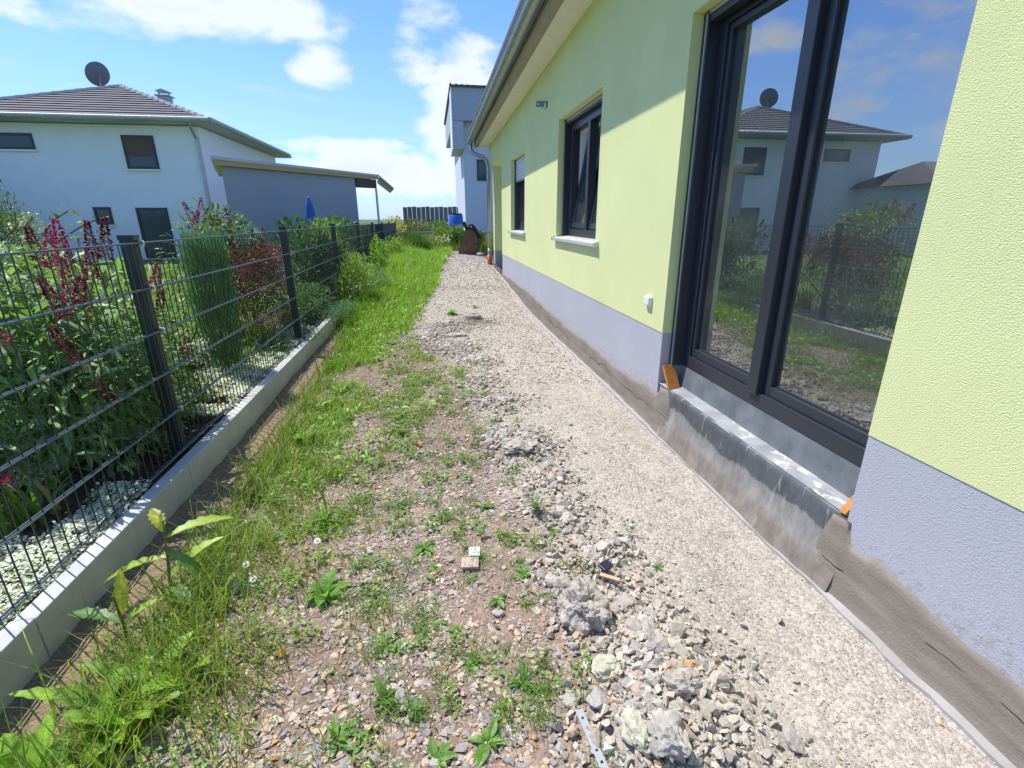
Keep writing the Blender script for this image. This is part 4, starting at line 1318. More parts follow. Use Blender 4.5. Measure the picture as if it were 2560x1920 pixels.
def rotmats(n, tilt=.5):
    a = rng.random(n) * 2 * np.pi; t = rng.normal(0, tilt, n); p = rng.normal(0, tilt, n)
    ca, sa, ct, st_, cp, sp = np.cos(a), np.sin(a), np.cos(t), np.sin(t), np.cos(p), np.sin(p)
    Rz = np.zeros((n, 3, 3)); Rz[:, 0, 0] = ca; Rz[:, 0, 1] = -sa; Rz[:, 1, 0] = sa; Rz[:, 1, 1] = ca; Rz[:, 2, 2] = 1
    Rx = np.zeros((n, 3, 3)); Rx[:, 0, 0] = 1; Rx[:, 1, 1] = ct; Rx[:, 1, 2] = -st_; Rx[:, 2, 1] = st_; Rx[:, 2, 2] = ct
    Ry = np.zeros((n, 3, 3)); Ry[:, 1, 1] = 1; Ry[:, 0, 0] = cp; Ry[:, 0, 2] = sp; Ry[:, 2, 0] = -sp; Ry[:, 2, 2] = cp
    return Rx @ Ry @ Rz


PAL_DUST = np.array([[.45, .42, .375], [.42, .395, .36], [.49, .46, .42], [.44, .40, .345], [.39, .375, .355], [.47, .42, .345], [.43, .42, .405]])
PAL_SHALE = np.array([[.30, .29, .29], [.36, .34, .335], [.43, .375, .335], [.49, .415, .345], [.25, .245, .25], [.50, .38, .26], [.42, .345, .30], [.34, .32, .32]])
RARE = np.array([[.44, .27, .12], [.54, .52, .36], [.45, .30, .19], [.56, .55, .52]])


def stone_colors(n, g):
    """g: 1 = dusty grey gravel"""
    a = PAL_DUST[rng.integers(0, len(PAL_DUST), n)]; b = PAL_SHALE[rng.integers(0, len(PAL_SHALE), n)]
    c = np.where((rng.random(n) < g)[:, None], a, b)
    rare = rng.random(n) < .035
    c[rare] = RARE[rng.integers(0, len(RARE), rare.sum())]
    return c * np.array([1.06, 1.0, .925]) * (1 + .12 * rng.normal(size=(n, 1))).clip(.7, 1.3)


M_STONE = attr_mat('gravel_stone', (1, 1, 1), .92, 0, .5, 320, .0015, .15, .16, 220)


def scatter_stones(name, x, y, size, variants, parent, tilt=.35, sink=.28, col=None):
    n = len(x)
    z = gz(x, y)
    if col is None:
        col = stone_colors(n, gfrac(x, y))
    which = rng.integers(0, len(variants), n)
    Vs, Fs, Cs = [], [], []
    base = 0
    for k, (V, F) in enumerate(variants):
        idx = np.nonzero(which == k)[0]
        if len(idx) == 0: continue
        R = rotmats(len(idx), tilt)
        P = np.einsum('nij,vj->nvi', R, V) * size[idx][:, None, None]
        P += np.stack([x[idx], y[idx], z[idx] + size[idx] * (.30 - sink)], -1)[:, None, :]
        m = len(V)
        Vs.append(P.reshape(-1, 3))
        Fs.append((F[None] + (base + np.arange(len(idx)) * m)[:, None, None]).reshape(-1, 3))
        Cs.append(np.repeat(col[idx], m, 0))
        base += len(idx) * m
    me = np_mesh(name, np.concatenate(Vs), np.concatenate(Fs), M_STONE, np.concatenate(Cs))
    return tag(link(name, me, parent), kind='stuff')


SMALL = [hull_variant(s, 8, .5) for s in range(6)]
MED = [hull_variant(40 + s, 11, .5 + .03 * s, .35) for s in range(8)]
FLAT = [hull_variant(80 + s, 11, .28 + .03 * (s % 4), .35) for s in range(8)]


def pick(n, xlo, xhi, ylo, yhi, pw=1.0):
    x = rng.uniform(xlo, xhi, n); y = ylo + (yhi - ylo) * rng.random(n) ** pw
    return x, y


def keep(x, y, p):
    k = rng.random(len(x)) < p
    return x[k], y[k]


def heapness(x, y):
    h = np.zeros_like(x)
    for hx, hy, r, hh in HEAPS:
        h = np.maximum(h, np.exp(-((x - hx) ** 2 + (y - hy) ** 2) / (r * r)))
    return h


def lognorm(n, med, sig, hi):
    return np.minimum(med * np.exp(rng.normal(0, sig, n)), hi)


# fine grit (near), chippings (everywhere on the path), coarser chippings
x, y = pick(52000, -1.0, 1.44, .55, 4.0)
x, y = keep(x, y, (.35 + .65 * gfrac(x, y)) * (1 - soilfrac(x, y)) * (.5 + .5 * (noise2(x, y, .3, 31) > -.2)) * np.where(x > 1.30, .8, 1))
scatter_stones('fine_grit', x, y, lognorm(len(x), .0075, .3, .014), SMALL, PATH, .5, .2)
x, y = pick(30000, -1.0, .62, .6, 4.4, 1.2)
x, y = keep(x, y, (1 - soilfrac(x, y)) * np.clip(.62 + .8 * noise2(x, y, .4, 35), .12, 1) * (1 - .8 * gfrac(x, y)))
scatter_stones('shale_chips', x, y, lognorm(len(x), .0185, .42, .042), FLAT, PATH, .16, .22)
x, y = pick(15500, -1.0, 1.42, .6, 4.2)
x, y = keep(x, y, (1 - soilfrac(x, y)) * (.75 + .35 * noise2(x, y, .35, 32)) * np.where(x > 1.2, .18, 1) * (1 - .45 * (gfrac(x, y) * (x > .75))))
scatter_stones('gravel_chippings', x, y, lognorm(len(x), .0165, .38, .036) * np.where(x > .78, .68, 1), MED, PATH, .3, .26)
x, y = pick(22000, -.9, 1.5, 3.9, 9.5)
x, y = keep(x, y, (.25 + .75 * gfrac(x, y)) * np.where(x > 1.35, .3, 1))
scatter_stones('gravel_chippings', x, y, lognorm(len(x), .0175, .36, .045), MED, PATH, .4, .22)
x, y = pick(11000, -.3, 1.6, 9, 17)
x, y = keep(x, y, gfrac(x, y))
scatter_stones('gravel_chippings', x, y, lognorm(len(x), .028, .33, .06), MED, PATH, .4, .22)
# rubble in the heaps, small pieces
xs_, ys_ = [], []
for hx, hy, r, h in HEAPS:
    n = int(430 * (r / .25) ** 2)
    n = int(n * 1.5); xs_.append(rng.normal(hx, r * .62, n)); ys_.append(rng.normal(hy, r * .62, n))
x, y = np.concatenate(xs_), np.concatenate(ys_)
k = (x < 1.2) & (y > .6)
x, y = x[k], y[k]
scatter_stones('heaped_rubble', x, y, lognorm(len(x), .026, .35, .05), MED, PATH, .6, .05)

# the 290 largest stones, each an object of its own
TINTS = [(a * 1.03, b, c * .95) for a, b, c in [(.54, .49, .43), (.47, .43, .385), (.58, .54, .485), (.40, .38, .365), (.54, .46, .38), (.49, .455, .43)]]
big_mats = [simple('stone_grey_%s' % 'abcdef'[i], t, .92, 0, .22, 40, .7, 150, .004) for i, t in enumerate(TINTS)]
BIG = []
for s in range(16):
    bm = bmesh.new(); bmesh.ops.create_icosphere(bm, subdivisions=3, radius=1.0)
    gs = np.random.default_rng(900 + s)
    pn_ = gs.normal(size=(13, 3)); pn_ /= np.linalg.norm(pn_, axis=1)[:, None]; ph_ = gs.uniform(.55, .95, 13)
    D = np.array([v.co for v in bm.verts]); dd = D @ pn_.T
    rr = np.where(dd > .05, ph_[None] / np.maximum(dd, .05), 9).min(1).clip(.3, 1.15)
    off = Vector((s * 2.3, s * .7, s * 1.9))
    rr = rr * (1 + np.array([.16 * mnoise.fractal(Vector(d) * 2.6 + off, .8, 2.1, 4) for d in D]))
    V = D * rr[:, None] * np.array([.52, .42, .30 + .02 * (s % 5)])
    F = np.array([[v.index for v in f.verts] for f in bm.faces]); bm.free()
    me = np_mesh('stone', V, F, big_mats[s % 6])
    BIG.append(me)
spots = []
for hx, hy, r, h in HEAPS:
    n = int(24 * (r / .25))
    for i in range(n):
        a, d = random.random() * 6.283, abs(random.gauss(0, r * .55))
        spots.append((hx + d * math.cos(a), hy + d * math.sin(a), random.uniform(.035, .075) * (1.15 if hy < 2 else 1)))
for i in range(60):
    spots.append((random.uniform(-.5, .9), random.uniform(.9, 4.5), random.uniform(.03, .05)))
for i in range(14):
    spots.append((-1.0 + random.gauss(0, .06) + .12, random.choice([1.5, 1.75, 2.05]) + random.gauss(0, .08), random.uniform(.04, .075)))
random.shuffle(spots)
nst = 0
for (x, y, s) in spots:
    if not (-1.02 < x < 1.25 and .72 < y < 8) or nst >= 290:
        continue
    me = BIG[random.randrange(16)]
    o = link('stone', me, PATH)
    o.location = (x, y, float(gz(x, y)) + s * .10)
    o.rotation_euler = (random.gauss(0, .35), random.gauss(0, .35), random.random() * 6.28)
    o.scale = (s, s * random.uniform(.8, 1.1), s * random.uniform(.75, 1.1))
    nst += 1

# distinct lumps of rubble
def lump(name, loc, dims, seed, mat, label, rough=.22, sub=4, rot=0.0, flatten=None):
    bm = bmesh.new()
    bmesh.ops.create_icosphere(bm, subdivisions=sub, radius=.5)
    off = Vector((seed * 3.1, seed * 1.7, seed * .9))
    for v in bm.verts:
        d = v.co.normalized()
        n = mnoise.fractal(d * 1.4 + off, .9, 2.1, 3) * rough * 1.4
        c = mnoise.cell(d * 2.2 + off)
        f = mnoise.fractal(d * 7 + off, .8, 2, 4) * rough * .28
        r = .5 * (1 + n + .10 * (c - .5) + f)
        v.co = d * r
        if v.co.z < -.30: v.co.z = -.30
    for v in bm.verts:
        v.co = Vector((v.co.x * dims[0], v.co.y * dims[1], v.co.z * dims[2]))
    me = bpy.data.meshes.new(name); bm.to_mesh(me); bm.free()
    me.materials.append(mat)
    o = bpy.data.objects.new(name, me); COL.objects.link(o)
    o.location = (loc[0], loc[1], float(gz(loc[0], loc[1])) + .28 * dims[2] - .006); o.rotation_euler = (0, 0, rot)
    return tag(o, label, 'rubble', 'lumps of builder’s rubble on the gravel')


def mortar_lump_mat(name, a, b):
    m, N, L, P = nmat(name)
    P.inputs['Roughness'].default_value = .95; P.inputs['Specular IOR Level'].default_value = .1
    tc = N.new('ShaderNodeTexCoord')
    n = N.new('ShaderNodeTexNoise'); n.inputs['Scale'].default_value = 28; n.inputs['Detail'].default_value = 8; n.inputs['Roughness'].default_value = .7
    L.new(tc.outputs['Object'], n.inputs['Vector'])
    cr = N.new('ShaderNodeValToRGB'); cr.color_ramp.elements[0].position = .36; cr.color_ramp.elements[0].color = (*a, 1)
    cr.color_ramp.elements[1].position = .6; cr.color_ramp.elements[1].color = (*b, 1)
    L.new(n.outputs[0], cr.inputs[0]); L.new(cr.outputs[0], P.inputs['Base Color'])
    bb = N.new('ShaderNodeBump'); bb.inputs['Strength'].default_value = .9; bb.inputs['Distance'].default_value = .008
    L.new(n.outputs[0], bb.inputs['Height']); L.new(bb.outputs[0], P.inputs['Normal'])
    return m


M_LUMP = mortar_lump_mat('old_mortar', (.30, .26, .215), (.50, .44, .38))
M_LUMPY = mortar_lump_mat('yellow_stained_mortar', (.40, .375, .28), (.57, .55, .42))
M_LUMPG = mortar_lump_mat('grey_mortar', (.30, .28, .25), (.50, .46, .41))
lump('mortar_lump', (.455, 1.31), (.165, .19, .17), 1, M_LUMP, 'large pinkish grey lump of old mortar, biggest on the path', .2, 5, .3)
lump('mortar_lump', (.635, .955), (.10, .085, .075), 2, M_LUMP, 'rounded pinkish mortar lump on top of the near rubble heap', .2, 4)
lump('mortar_lump', (.455, 1.075), (.085, .085, .06), 3, M_LUMPY, 'pale yellow stained lump at the left rim of the near rubble heap', .2, 4)
lump('mortar_lump', (.465, .865), (.075, .12, .07), 4, M_LUMPY, 'upright yellow stained lump at the bottom edge beside the metal strip', .22, 4, .2)
lump('mortar_lump', (.53, .83), (.10, .12, .09), 5, M_LUMPG, 'rough grey mortar lump at the bottom edge of the near heap', .25, 4)
lump('mortar_lump', (.60, 1.17), (.075, .055, .035), 6, M_LUMPY, 'flat yellowish stone chip just right of the biggest mortar lump', .2, 4, .6)
lump('mortar_lump', (.46, 2.62), (.20, .15, .06), 7, M_LUMP, 'broad flat slab of crumbled mortar in the middle rubble heap', .3, 5, .4)
lump('mortar_lump', (.34, 2.86), (.10, .08, .065), 8, M_LUMPG, 'pale knobbly lump at the left end of the middle rubble heap', .25, 4)
lump('mortar_lump', (.56, 2.84), (.12, .07, .06), 9, M_LUMPG, 'long grey rubble piece behind the flat slab', .25, 4, -.5)
lump('mortar_lump', (.38, 3.15), (.09, .07, .06), 10, M_LUMPY, 'greenish yellow lump on the path beyond the middle heap', .25, 4)
lump('mortar_lump', (.50, 6.5), (.24, .15, .10), 11, M_LUMP, 'flat tan rock on the crest of the far gravel ridge', .25, 4, .3)
lump('mortar_lump', (.22, 5.75), (.26, .13, .06), 12, M_LUMPG, 'thin pale slab lying on the near side of the far gravel ridge', .25, 4, .2)

# litter
def litter(name, build, mat, label, cat, bevel=0.0):
    mb = MB(); build(mb); o = mb.build(name, mat, None, bevel)
    return tag(o, label, cat)
def flat_box(cx, cy, w, d, t, yaw, lift=.01):
    z = float(gz(cx, cy)) + lift
    return lambda mb: mb.box((-w / 2, -d / 2, 0), (w / 2, d / 2, t), 0, Matrix.Translation((cx, cy, z)) @ Matrix.Rotation(yaw, 4, 'Z') @ Matrix.Rotation(.12, 4, 'X'))
litter('brick_fragment', flat_box(.085, 1.655, .070, .055, .010, -.1, .012), simple('pink_brick', (.50, .38, .32), .9, 0, .15, 60, .4, 200, .002), 'flat pink brick fragment lying among the shale chips', 'brick', .002)
litter('paper_tag', flat_box(.108, 1.715, .045, .05, .0012, -.05, .022), simple('paper', (.78, .78, .78), .7, 0, .12, 160), 'small white paper tag tucked behind the pink brick fragment', 'paper')
litter('plastic_scrap', flat_box(.60, 1.50, .05, .04, .012, .5, .035), simple('black_scrap', (.02, .025, .04), .35), 'small black plastic scrap on top of the rubble', 'plastic scrap', .003)
litter('wood_sliver', flat_box(.60, 1.45, .075, .016, .008, -.6, .03), simple('raw_wood', (.50, .36, .24), .8), 'pale wood sliver below the black plastic scrap', 'wood')
def strip(mb):
    Mx = Matrix.Translation((.352, .86, float(gz(.352, .86)) + .016)) @ Matrix.Rotation(.12, 4, 'Z')
    y = -.16
    while y < .10:
        mb.box((-.011, y, 0), (-.0035, y + .03, .0015), 0, Mx); mb.box((.0035, y, 0), (.011, y + .03, .0015), 0, Mx)
        mb.box((-.0035, y + .007, 0), (.0035, y + .03, .0015), 0, Mx)
        y += .03
litter('perforated_strip', strip, M_RAIL, 'bent perforated metal strip lying at the bottom edge of the picture', 'metal strip')
M_DRYLEAF = simple('dry_orange_leaf', (.50, .25, .05), .6, 0, .3, 50)
def dryleaf(cx, cy, s):
    def f(mb):
        z = float(gz(cx, cy)) + .02
        p = [(cx + s * math.cos(t) * (1 + .25 * math.sin(3 * t)), cy + s * math.sin(t) * .8, z + .012 * math.sin(2 * t)) for t in np.linspace(0, 6.283, 11)[:-1]]
        mb.add([(cx, cy, z - .004)] + p, [(0, 1 + i, 1 + (i + 1) % 10) for i in range(10)])
    return f
litter('dry_leaf', dryleaf(-.14, 2.80, .020), M_DRYLEAF, 'bright orange dry leaf on the grass left of the middle rubble heap', 'leaf')
litter('dry_leaf', dryleaf(-.55, 1.31, .019), M_DRYLEAF, 'curled rusty orange leaf between the weeds near the kerb', 'leaf')
litter('dry_leaf', dryleaf(-.55, 5.0, .022), M_DRYLEAF, 'orange leaf on bare soil near the far bend of the grass', 'leaf')

# ------------------------------------------------------------------ VEGETATION helpers
M_GRASS = attr_mat('grass_blade', (1, 1, 1), .45, .38, 0, spec=.35)
M_LEAF = attr_mat('leaf', (1.25, 1.25, 1.2), .45, .38, .35, 140, .002, .45, .22, 70)
M_PETAL = attr_mat('petal', (1, 1, 1), .6, .25, 0, spec=.2)
M_STEM = attr_mat('stem', (1, 1, 1), .7, 0, 0)


def blades(x, y, z, h, w, lean, col, seg=3, droop=.5):
    """one tapered, bent strip per blade"""
    n = len(x)
    a = rng.random(n) * 2 * np.pi
    ld = np.stack([np.cos(a), np.sin(a), np.zeros(n)], 1)
    sd_ = np.stack([-np.sin(a + rng.normal(0, .5, n)), np.cos(a), np.zeros(n)], 1)
    ts = np.linspace(0, 1, seg + 1)
    Vs = []
    for t in ts:
        c = np.stack([x, y, z], 1) + ld * (lean * h * (t ** 1.7))[:, None] if False else np.stack([x, y, z], 1) + ld * (lean * h)[:, None] * t ** 1.8
        up = h * (t - droop * lean * t ** 3 * .6)
        c = c + np.stack([np.zeros(n), np.zeros(n), up], 1)
        ww = w * (1 - t ** 1.6) * .5 + .0002
        Vs.append(c - sd_ * ww[:, None] if False else c - sd_ * (ww)[:, None]); Vs.append(c + sd_ * (ww)[:, None])
    V = np.stack(Vs, 1)                                  # n, 2(seg+1), 3
    m = V.shape[1]
    f = np.array([[2 * i, 2 * i + 1, 2 * i + 3, 2 * i + 2] for i in range(seg)])
    F = (f[None] + (np.arange(n) * m)[:, None, None]).reshape(-1, 4)
    return V.reshape(-1, 3), F, np.repeat(col, m, 0)


def grass_cols(n, base, var=.18, dry=.05):
    b = np.array(base)
    c = b * (1 + var * rng.normal(size=(n, 1))).clip(.5, 1.6)
    c = c * (1 + .08 * rng.normal(size=(n, 3)))
    d = rng.random(n) < dry
    c[d] = np.array([.42, .33, .13]) * (1 + .2 * rng.normal(size=(d.sum(), 1)))
    return c.clip(0.01, 1)


def leaves(p, ax, nr, L_, W_, col, fold=.25, curl=.2, seg=2):
    """folded, curled lanceolate leaves: p base, ax axis, nr up normal"""
    n = len(p)
    ax = ax / np.linalg.norm(ax, axis=1)[:, None]
    sd_ = np.cross(ax, nr); sd_ /= (np.linalg.norm(sd_, axis=1)[:, None] + 1e-9)
    nr = np.cross(sd_, ax)
    Vs = [p]
    prof = {2: [(.5, 1.0)], 3: [(.33, .95), (.68, .8)], 4: [(.22, .7), (.5, 1.0), (.78, .65)]}[seg]
    for t, wv in prof:
        c = p + ax * (L_ * t)[:, None] - nr * (curl * L_ * t * t)[:, None]
        Vs += [c - sd_ * (W_ * .5 * wv)[:, None] + nr * (fold * W_ * .5 * wv)[:, None], c, c + sd_ * (W_ * .5 * wv)[:, None] + nr * (fold * W_ * .5 * wv)[:, None]]
    Vs.append(p + ax * L_[:, None] - nr * (curl * L_)[:, None])
    V = np.stack(Vs, 1); m = V.shape[1]
    k = len(prof)
    f = [[0, 2, 1], [0, 3, 2]]
    for i in range(k - 1):
        a = 1 + 3 * i; b = a + 3
        f += [[a, a + 1, b + 1], [a, b + 1, b], [a + 1, a + 2, b + 2], [a + 1, b + 2, b + 1]]
    a = 1 + 3 * (k - 1); e_ = m - 1
    f += [[a, a + 1, e_], [a + 1, a + 2, e_]]
    F = (np.array(f)[None] + (np.arange(n) * m)[:, None, None]).reshape(-1, 3)
    return V.reshape(-1, 3), F, np.repeat(col, m, 0)


def join(parts):
    Vs, Fs, Cs = [], [], []; b = 0
    for V, F, c in parts:
        Vs.append(V); Fs.append(F + b); Cs.append(c); b += len(V)
    return np.concatenate(Vs), np.concatenate(Fs), np.concatenate(Cs)


def unit(n):
    v = rng.normal(size=(n, 3)); return v / np.linalg.norm(v, axis=1)[:, None]


def tint(n, base, v=.2, hue=.07):
    return (np.array(base) * (1 + v * rng.normal(size=(n, 1))).clip(.45, 1.7) * (1 + hue * rng.normal(size=(n, 3)))).clip(.005, 1)


def crown_pts(n, c, r, hollow=.45, lumps=5, seed=0):
    """points in an uneven ellipsoid crown, denser towards its skin and gathered in clumps"""
    g = np.random.default_rng(seed + 77)
    cl = g.normal(size=(lumps * 4, 3)); cl /= np.linalg.norm(cl, axis=1)[:, None]; cl *= g.uniform(.45, .95, (len(cl), 1))
    i = rng.integers(0, len(cl), n)
    q = cl[i] + rng.normal(0, .24, (n, 3))
    l = np.linalg.norm(q, axis=1)
    q[l > 1.12] *= (1.05 / l[l > 1.12])[:, None]
    return np.array(c) + q * np.array(r), q


def shrub(name, label, cat, base, c, r, n, leaf, col, trunk=True, group=None, droop=0, seg=2, matl=None, seed=0, lumps=5, stemcol=(.12, .085, .05), updir=.5, width=.4, fold=.25):
    o = thing(name, base, label, cat, group)
    p, q = crown_pts(n, c, r, seed=seed, lumps=lumps)
    p[:, 2] = np.maximum(p[:, 2], base[2] + .02)
    ax = q * .8 + unit(n) * .8 + np.array([0, 0, updir])
    nr = unit(n) * .6 + np.array([0, 0, 1.0])
    Ls = leaf * rng.uniform(.6, 1.25, n)
    V, F, C = leaves(p, ax, nr, Ls, Ls * width, tint(n, col), fold, .15 + droop, seg)
    link('foliage', np_mesh('foliage', V, F, matl or M_LEAF, C), o)
    if trunk:
        mb = MB()
        for k in range(7):
            e_ = np.array(c) + rng.normal(0, .45, 3) * np.array(r)
            b = Vector(base) + Vector((random.gauss(0, .03), random.gauss(0, .03), -.02))
            mid = b.lerp(Vector(e_), .5) + Vector((random.gauss(0, .05), random.gauss(0, .05), .05))
            mb.tube([b, mid, Vector(e_)], [.012, .008, .003], 5)
        mb.build('trunk', simple(name + '_bark', stemcol, .9) if name + '_bark' not in bpy.data.materials else bpy.data.materials[name + '_bark'], o)
    return o


# ------------------------------------------------------------------ GRASS on the path and along the fence
def veg_ok(x, y):
    return 1 - gfrac(x, y)


GB = []
# tall, lush strip by the far fence
n = 44000
x, y = pick(n, -1.37, .55, 4.2, 16.5, .8)
edge = np.interp(y, [4.2, 5, 6, 7, 8.5, 10, 12, 14, 17], [-.75, -.62, -.35, -.22, -.02, .12, .25, .45, 1.3]) + .12 * noise2(x, y, .5, 41)
x, y = keep(x, y, np.clip((edge - x) / .10, 0, 1) * (.55 + .45 * (noise2(x, y, .35, 42) > -.35)) * (1 - soilfrac(x + .05, y) * (y < 6.8)))
hh = np.interp(y, [4, 6, 8, 11, 16], [.10, .16, .22, .24, .30]) * rng.uniform(.5, 1.3, len(x)) * (1 + .35 * noise2(x, y, .6, 43))
hh *= np.interp(x, [-1.4, -.9, .3], [1.25, 1.05, .65]) * (1 + .35 * noise2(x, y, .13, 49))
GB.append(blades(x, y, gz(x, y) - .01, hh, np.interp(y, [4, 16], [.0075, .012]) * rng.uniform(.6, 1.5, len(x)), rng.uniform(.2, .9, len(x)), grass_cols(len(x), (.23, .40, .036), .27, .06)))
# wild growth in front of the back wall
n = 9000
x, y = pick(n, -1.35, 2.6, 15.5, 21.8)
hh = rng.uniform(.2, .62, n) * (1 + .4 * noise2(x, y, .8, 44))
k = ~((x > .3) & (y < 16.6))
GB.append(blades(x[k], y[k], gz(x, y)[k] - .02, hh[k], np.full(k.sum(), .014), rng.uniform(.1, .6, k.sum()), grass_cols(k.sum(), (.15, .23, .045), .25, .12)))
# mid strip, patchy
n = 30000
x, y = pick(n, -1.12, .35, 1.9, 5.8)
mid = np.interp(y, [1.9, 2.4, 3, 3.6, 4.3, 5.0, 5.8], [-.45, -.22, -.08, .18, .30, .0, -.3]) + .15 * noise2(x, y, .35, 45)
x, y = keep(x, y, np.clip((mid - x) / .12, 0, 1) * np.clip((noise2(x, y, .26, 46) + .08) * 2.4, .03, 1) * (1 - soilfrac(x, y)))
hh = rng.uniform(.03, .085, len(x)) * np.interp(x, [-1.1, -.75, -.3], [2.2, 1.25, .8])
GB.append(blades(x, y, gz(x, y) - .005, hh, rng.uniform(.004, .0075, len(x)), rng.uniform(.3, 1.1, len(x)), grass_cols(len(x), (.225, .385, .036), .25, .08)))
# tall loose blades on the edge of the soil strip
n = 1500
y = .75 + 3.6 * rng.random(n) ** 1.15
x = np.interp(y, [.7, 1.3, 2.5, 4.3], [-1.0, -.93, -.98, -1.03]) + rng.normal(0, .075, n)
x, y = keep(x, y, np.clip(noise2(x, y, .16, 47) * 1.5 + .55, .08, 1))
hh = rng.uniform(.08, .27, len(x))
GB.append(blades(x, y, gz(x, y) - .005, hh, rng.uniform(.003, .0065, len(x)), rng.uniform(.15, .75, len(x)), grass_cols(len(x), (.24, .36, .055), .22, .14), 5))
# foreground weeds between x -1 and -.4
n = 13000
x, y = pick(n, -1.04, -.2, .68, 2.8)
x, y = keep(x, y, np.clip((noise2(x, y, .17, 48) + .12) * 1.9, .03, 1) * np.interp(x, [-1.0, -.75, -.5, -.3], [1, .8, .5, .15]))
hh = rng.uniform(.03, .13, len(x)) * np.interp(x, [-1, -.35], [1.6, .7]) * np.interp(y, [.7, 1.3, 2], [1.35, 1.1, .9])
GB.append(blades(x, y, gz(x, y) - .004, hh, rng.uniform(.0022, .0042, len(x)), rng.uniform(.3, 1.1, len(x)), grass_cols(len(x), (.225, .33, .045), .24, .14), 4))
n = 420
x, y = rng.normal(-.90, .13, n), rng.uniform(.66, 1.7, n)
hh = rng.uniform(.10, .30, n)
GB.append(blades(x, y, gz(x, y) - .005, hh, rng.uniform(.003, .007, n), rng.uniform(.2, .8, n), grass_cols(n, (.25, .37, .045), .22, .12), 5))
# separate tufts on the shale
tx, ty, ts = [], [], []
for i in range(330):
    cx, cy = random.uniform(-.45, .55), random.uniform(.8, 4.6)
    if random.random() > float(1 - .85 * gfrac(cx, cy)): continue
    m = random.randint(10, 42); s = random.uniform(.02, .05)
    tx += list(np.random.default_rng(i).normal(cx, s * .6, m)); ty += list(np.random.default_rng(i + 500).normal(cy, s * .6, m)); ts += [s] * m
x, y, s = np.array(tx), np.array(ty), np.array(ts)
GB.append(blades(x, y, gz(x, y) - .003, s * rng.uniform(.7, 1.9, len(x)), rng.uniform(.0018, .0032, len(x)), rng.uniform(.5, 1.4, len(x)), grass_cols(len(x), (.15, .27, .045), .2, .06), 4))
def save_blades(name, parts):
    V = []; b = 0; Fs = []; Cs = []
    V, F, C = join(parts)
    tag(link(name, np_mesh(name, V, F, M_GRASS, C)), 'wild green grass spreading from the fence over the gravel', 'grass', kind='stuff')
save_blades('grass', GB)

# low creeping leaves between the blades (clover, chickweed)
n = 15000
x, y = pick(n, -1.05, .2, .8, 7.5, 1.2)
edge = np.interp(y, [.8, 2, 3, 4.3, 5.6, 7.5], [-.35, -.3, -.1, .05, -.3, -.1])
x, y = keep(x, y, np.clip((edge - x) / .15, 0, 1) * np.clip((noise2(x, y, .2, 51) - .02) * 3, 0, 1) * (1 - soilfrac(x, y)))
cl = [(rng.uniform(-.5, .42), rng.uniform(.8, 3.0)) for _ in range(46)]
cx_ = np.concatenate([rng.normal(a_, .022, 26) for a_, b_ in cl]); cy_ = np.concatenate([rng.normal(b_, .022, 26) for a_, b_ in cl])
x = np.concatenate([x, cx_]); y = np.concatenate([y, cy_])
n = len(x)
p = np.stack([x, y, gz(x, y) + rng.uniform(.004, .03, n)], 1)
Ls = rng.uniform(.010, .024, n) * np.interp(y, [1, 6], [1, 1.6])
V, F, C = leaves(p, unit(n) * np.array([1, 1, .3]) + np.array([0, 0, .15]), np.array([[0, 0, 1.0]]) + unit(n) * .3, Ls, Ls * .6, tint(n, (.14, .26, .04)), .2, .1)
tag(link('ground_cover', np_mesh('ground_cover', V, F, M_LEAF, C)), 'low creeping weeds and clover between the grass', 'weeds', kind='stuff')

n = 5200
x, y = pick(n, -1.02, .25, 1.5, 9.5, 1.1)
edge = np.interp(y, [1.5, 2.4, 3, 3.6, 4.3, 5.0, 6, 8, 9.5], [-.5, -.25, -.1, .12, .22, -.1, -.35, -.1, .05])
x, y = keep(x, y, np.clip((edge - x) / .15, 0, 1) * np.clip((noise2(x, y, .28, 53) + .05) * 3, 0, 1) * (1 - soilfrac(x, y)))
n = len(x)
p = np.stack([x, y, gz(x, y) + rng.uniform(.01, .05, n) * np.interp(y, [2, 7], [1, 2.6])], 1)
Ls = rng.uniform(.022, .055, n) * np.interp(y, [1, 8], [.8, 1.6])
V, F, C = leaves(p, unit(n) * np.array([1, 1, .4]) + np.array([0, 0, .5]), np.array([[0, 0, 1.0]]) + unit(n) * .4, Ls, Ls * rng.uniform(.25, .55, n), tint(n, (.19, .32, .04), .25), .25, .3, 3)
tag(link('broadleaf_weeds', np_mesh('broadleaf_weeds', V, F, M_LEAF, C)), 'broad leaved weeds mixed into the grass strip', 'weeds', kind='stuff')

# ------------------------------------------------------------------ single weeds
def rosette_mesh(nleaf, L_, W_, col, lift=.35, seg=4, jag=False, fold=.3, curl=.35, seed=0):
    g = np.random.default_rng(seed)
    a = np.arange(nleaf) * 2.399 + g.normal(0, .55, nleaf)
    up = lift * g.uniform(.1, 2.0, nleaf)
    ax = np.stack([np.cos(a), np.sin(a), up], 1)
    Ls = L_ * g.uniform(.4, 1.25, nleaf)
    p = np.stack([np.cos(a) * L_ * .06, np.sin(a) * L_ * .06, np.full(nleaf, .004)], 1)
    nr = np.tile(np.array([[0, 0, 1.0]]), (nleaf, 1)) + g.normal(0, .12, (nleaf, 3))
    c = (np.array(col) * (1 + .18 * g.normal(size=(nleaf, 1)))).clip(.01, 1)
    return leaves(p, ax, nr, Ls, Ls * W_ * g.uniform(.85, 1.15, nleaf), c, fold, curl, seg)


def weed(name, x, y, parts, label, cat='weed', group=None, dz=0.0):
    V, F, C = join(parts)
    o = bpy.data.objects.new(name, np_mesh(name, V, F, M_LEAF, C)); COL.objects.link(o)
    o.location = (x, y, float(gz(x, y)) + dz)
    return tag(o, label, cat, group)


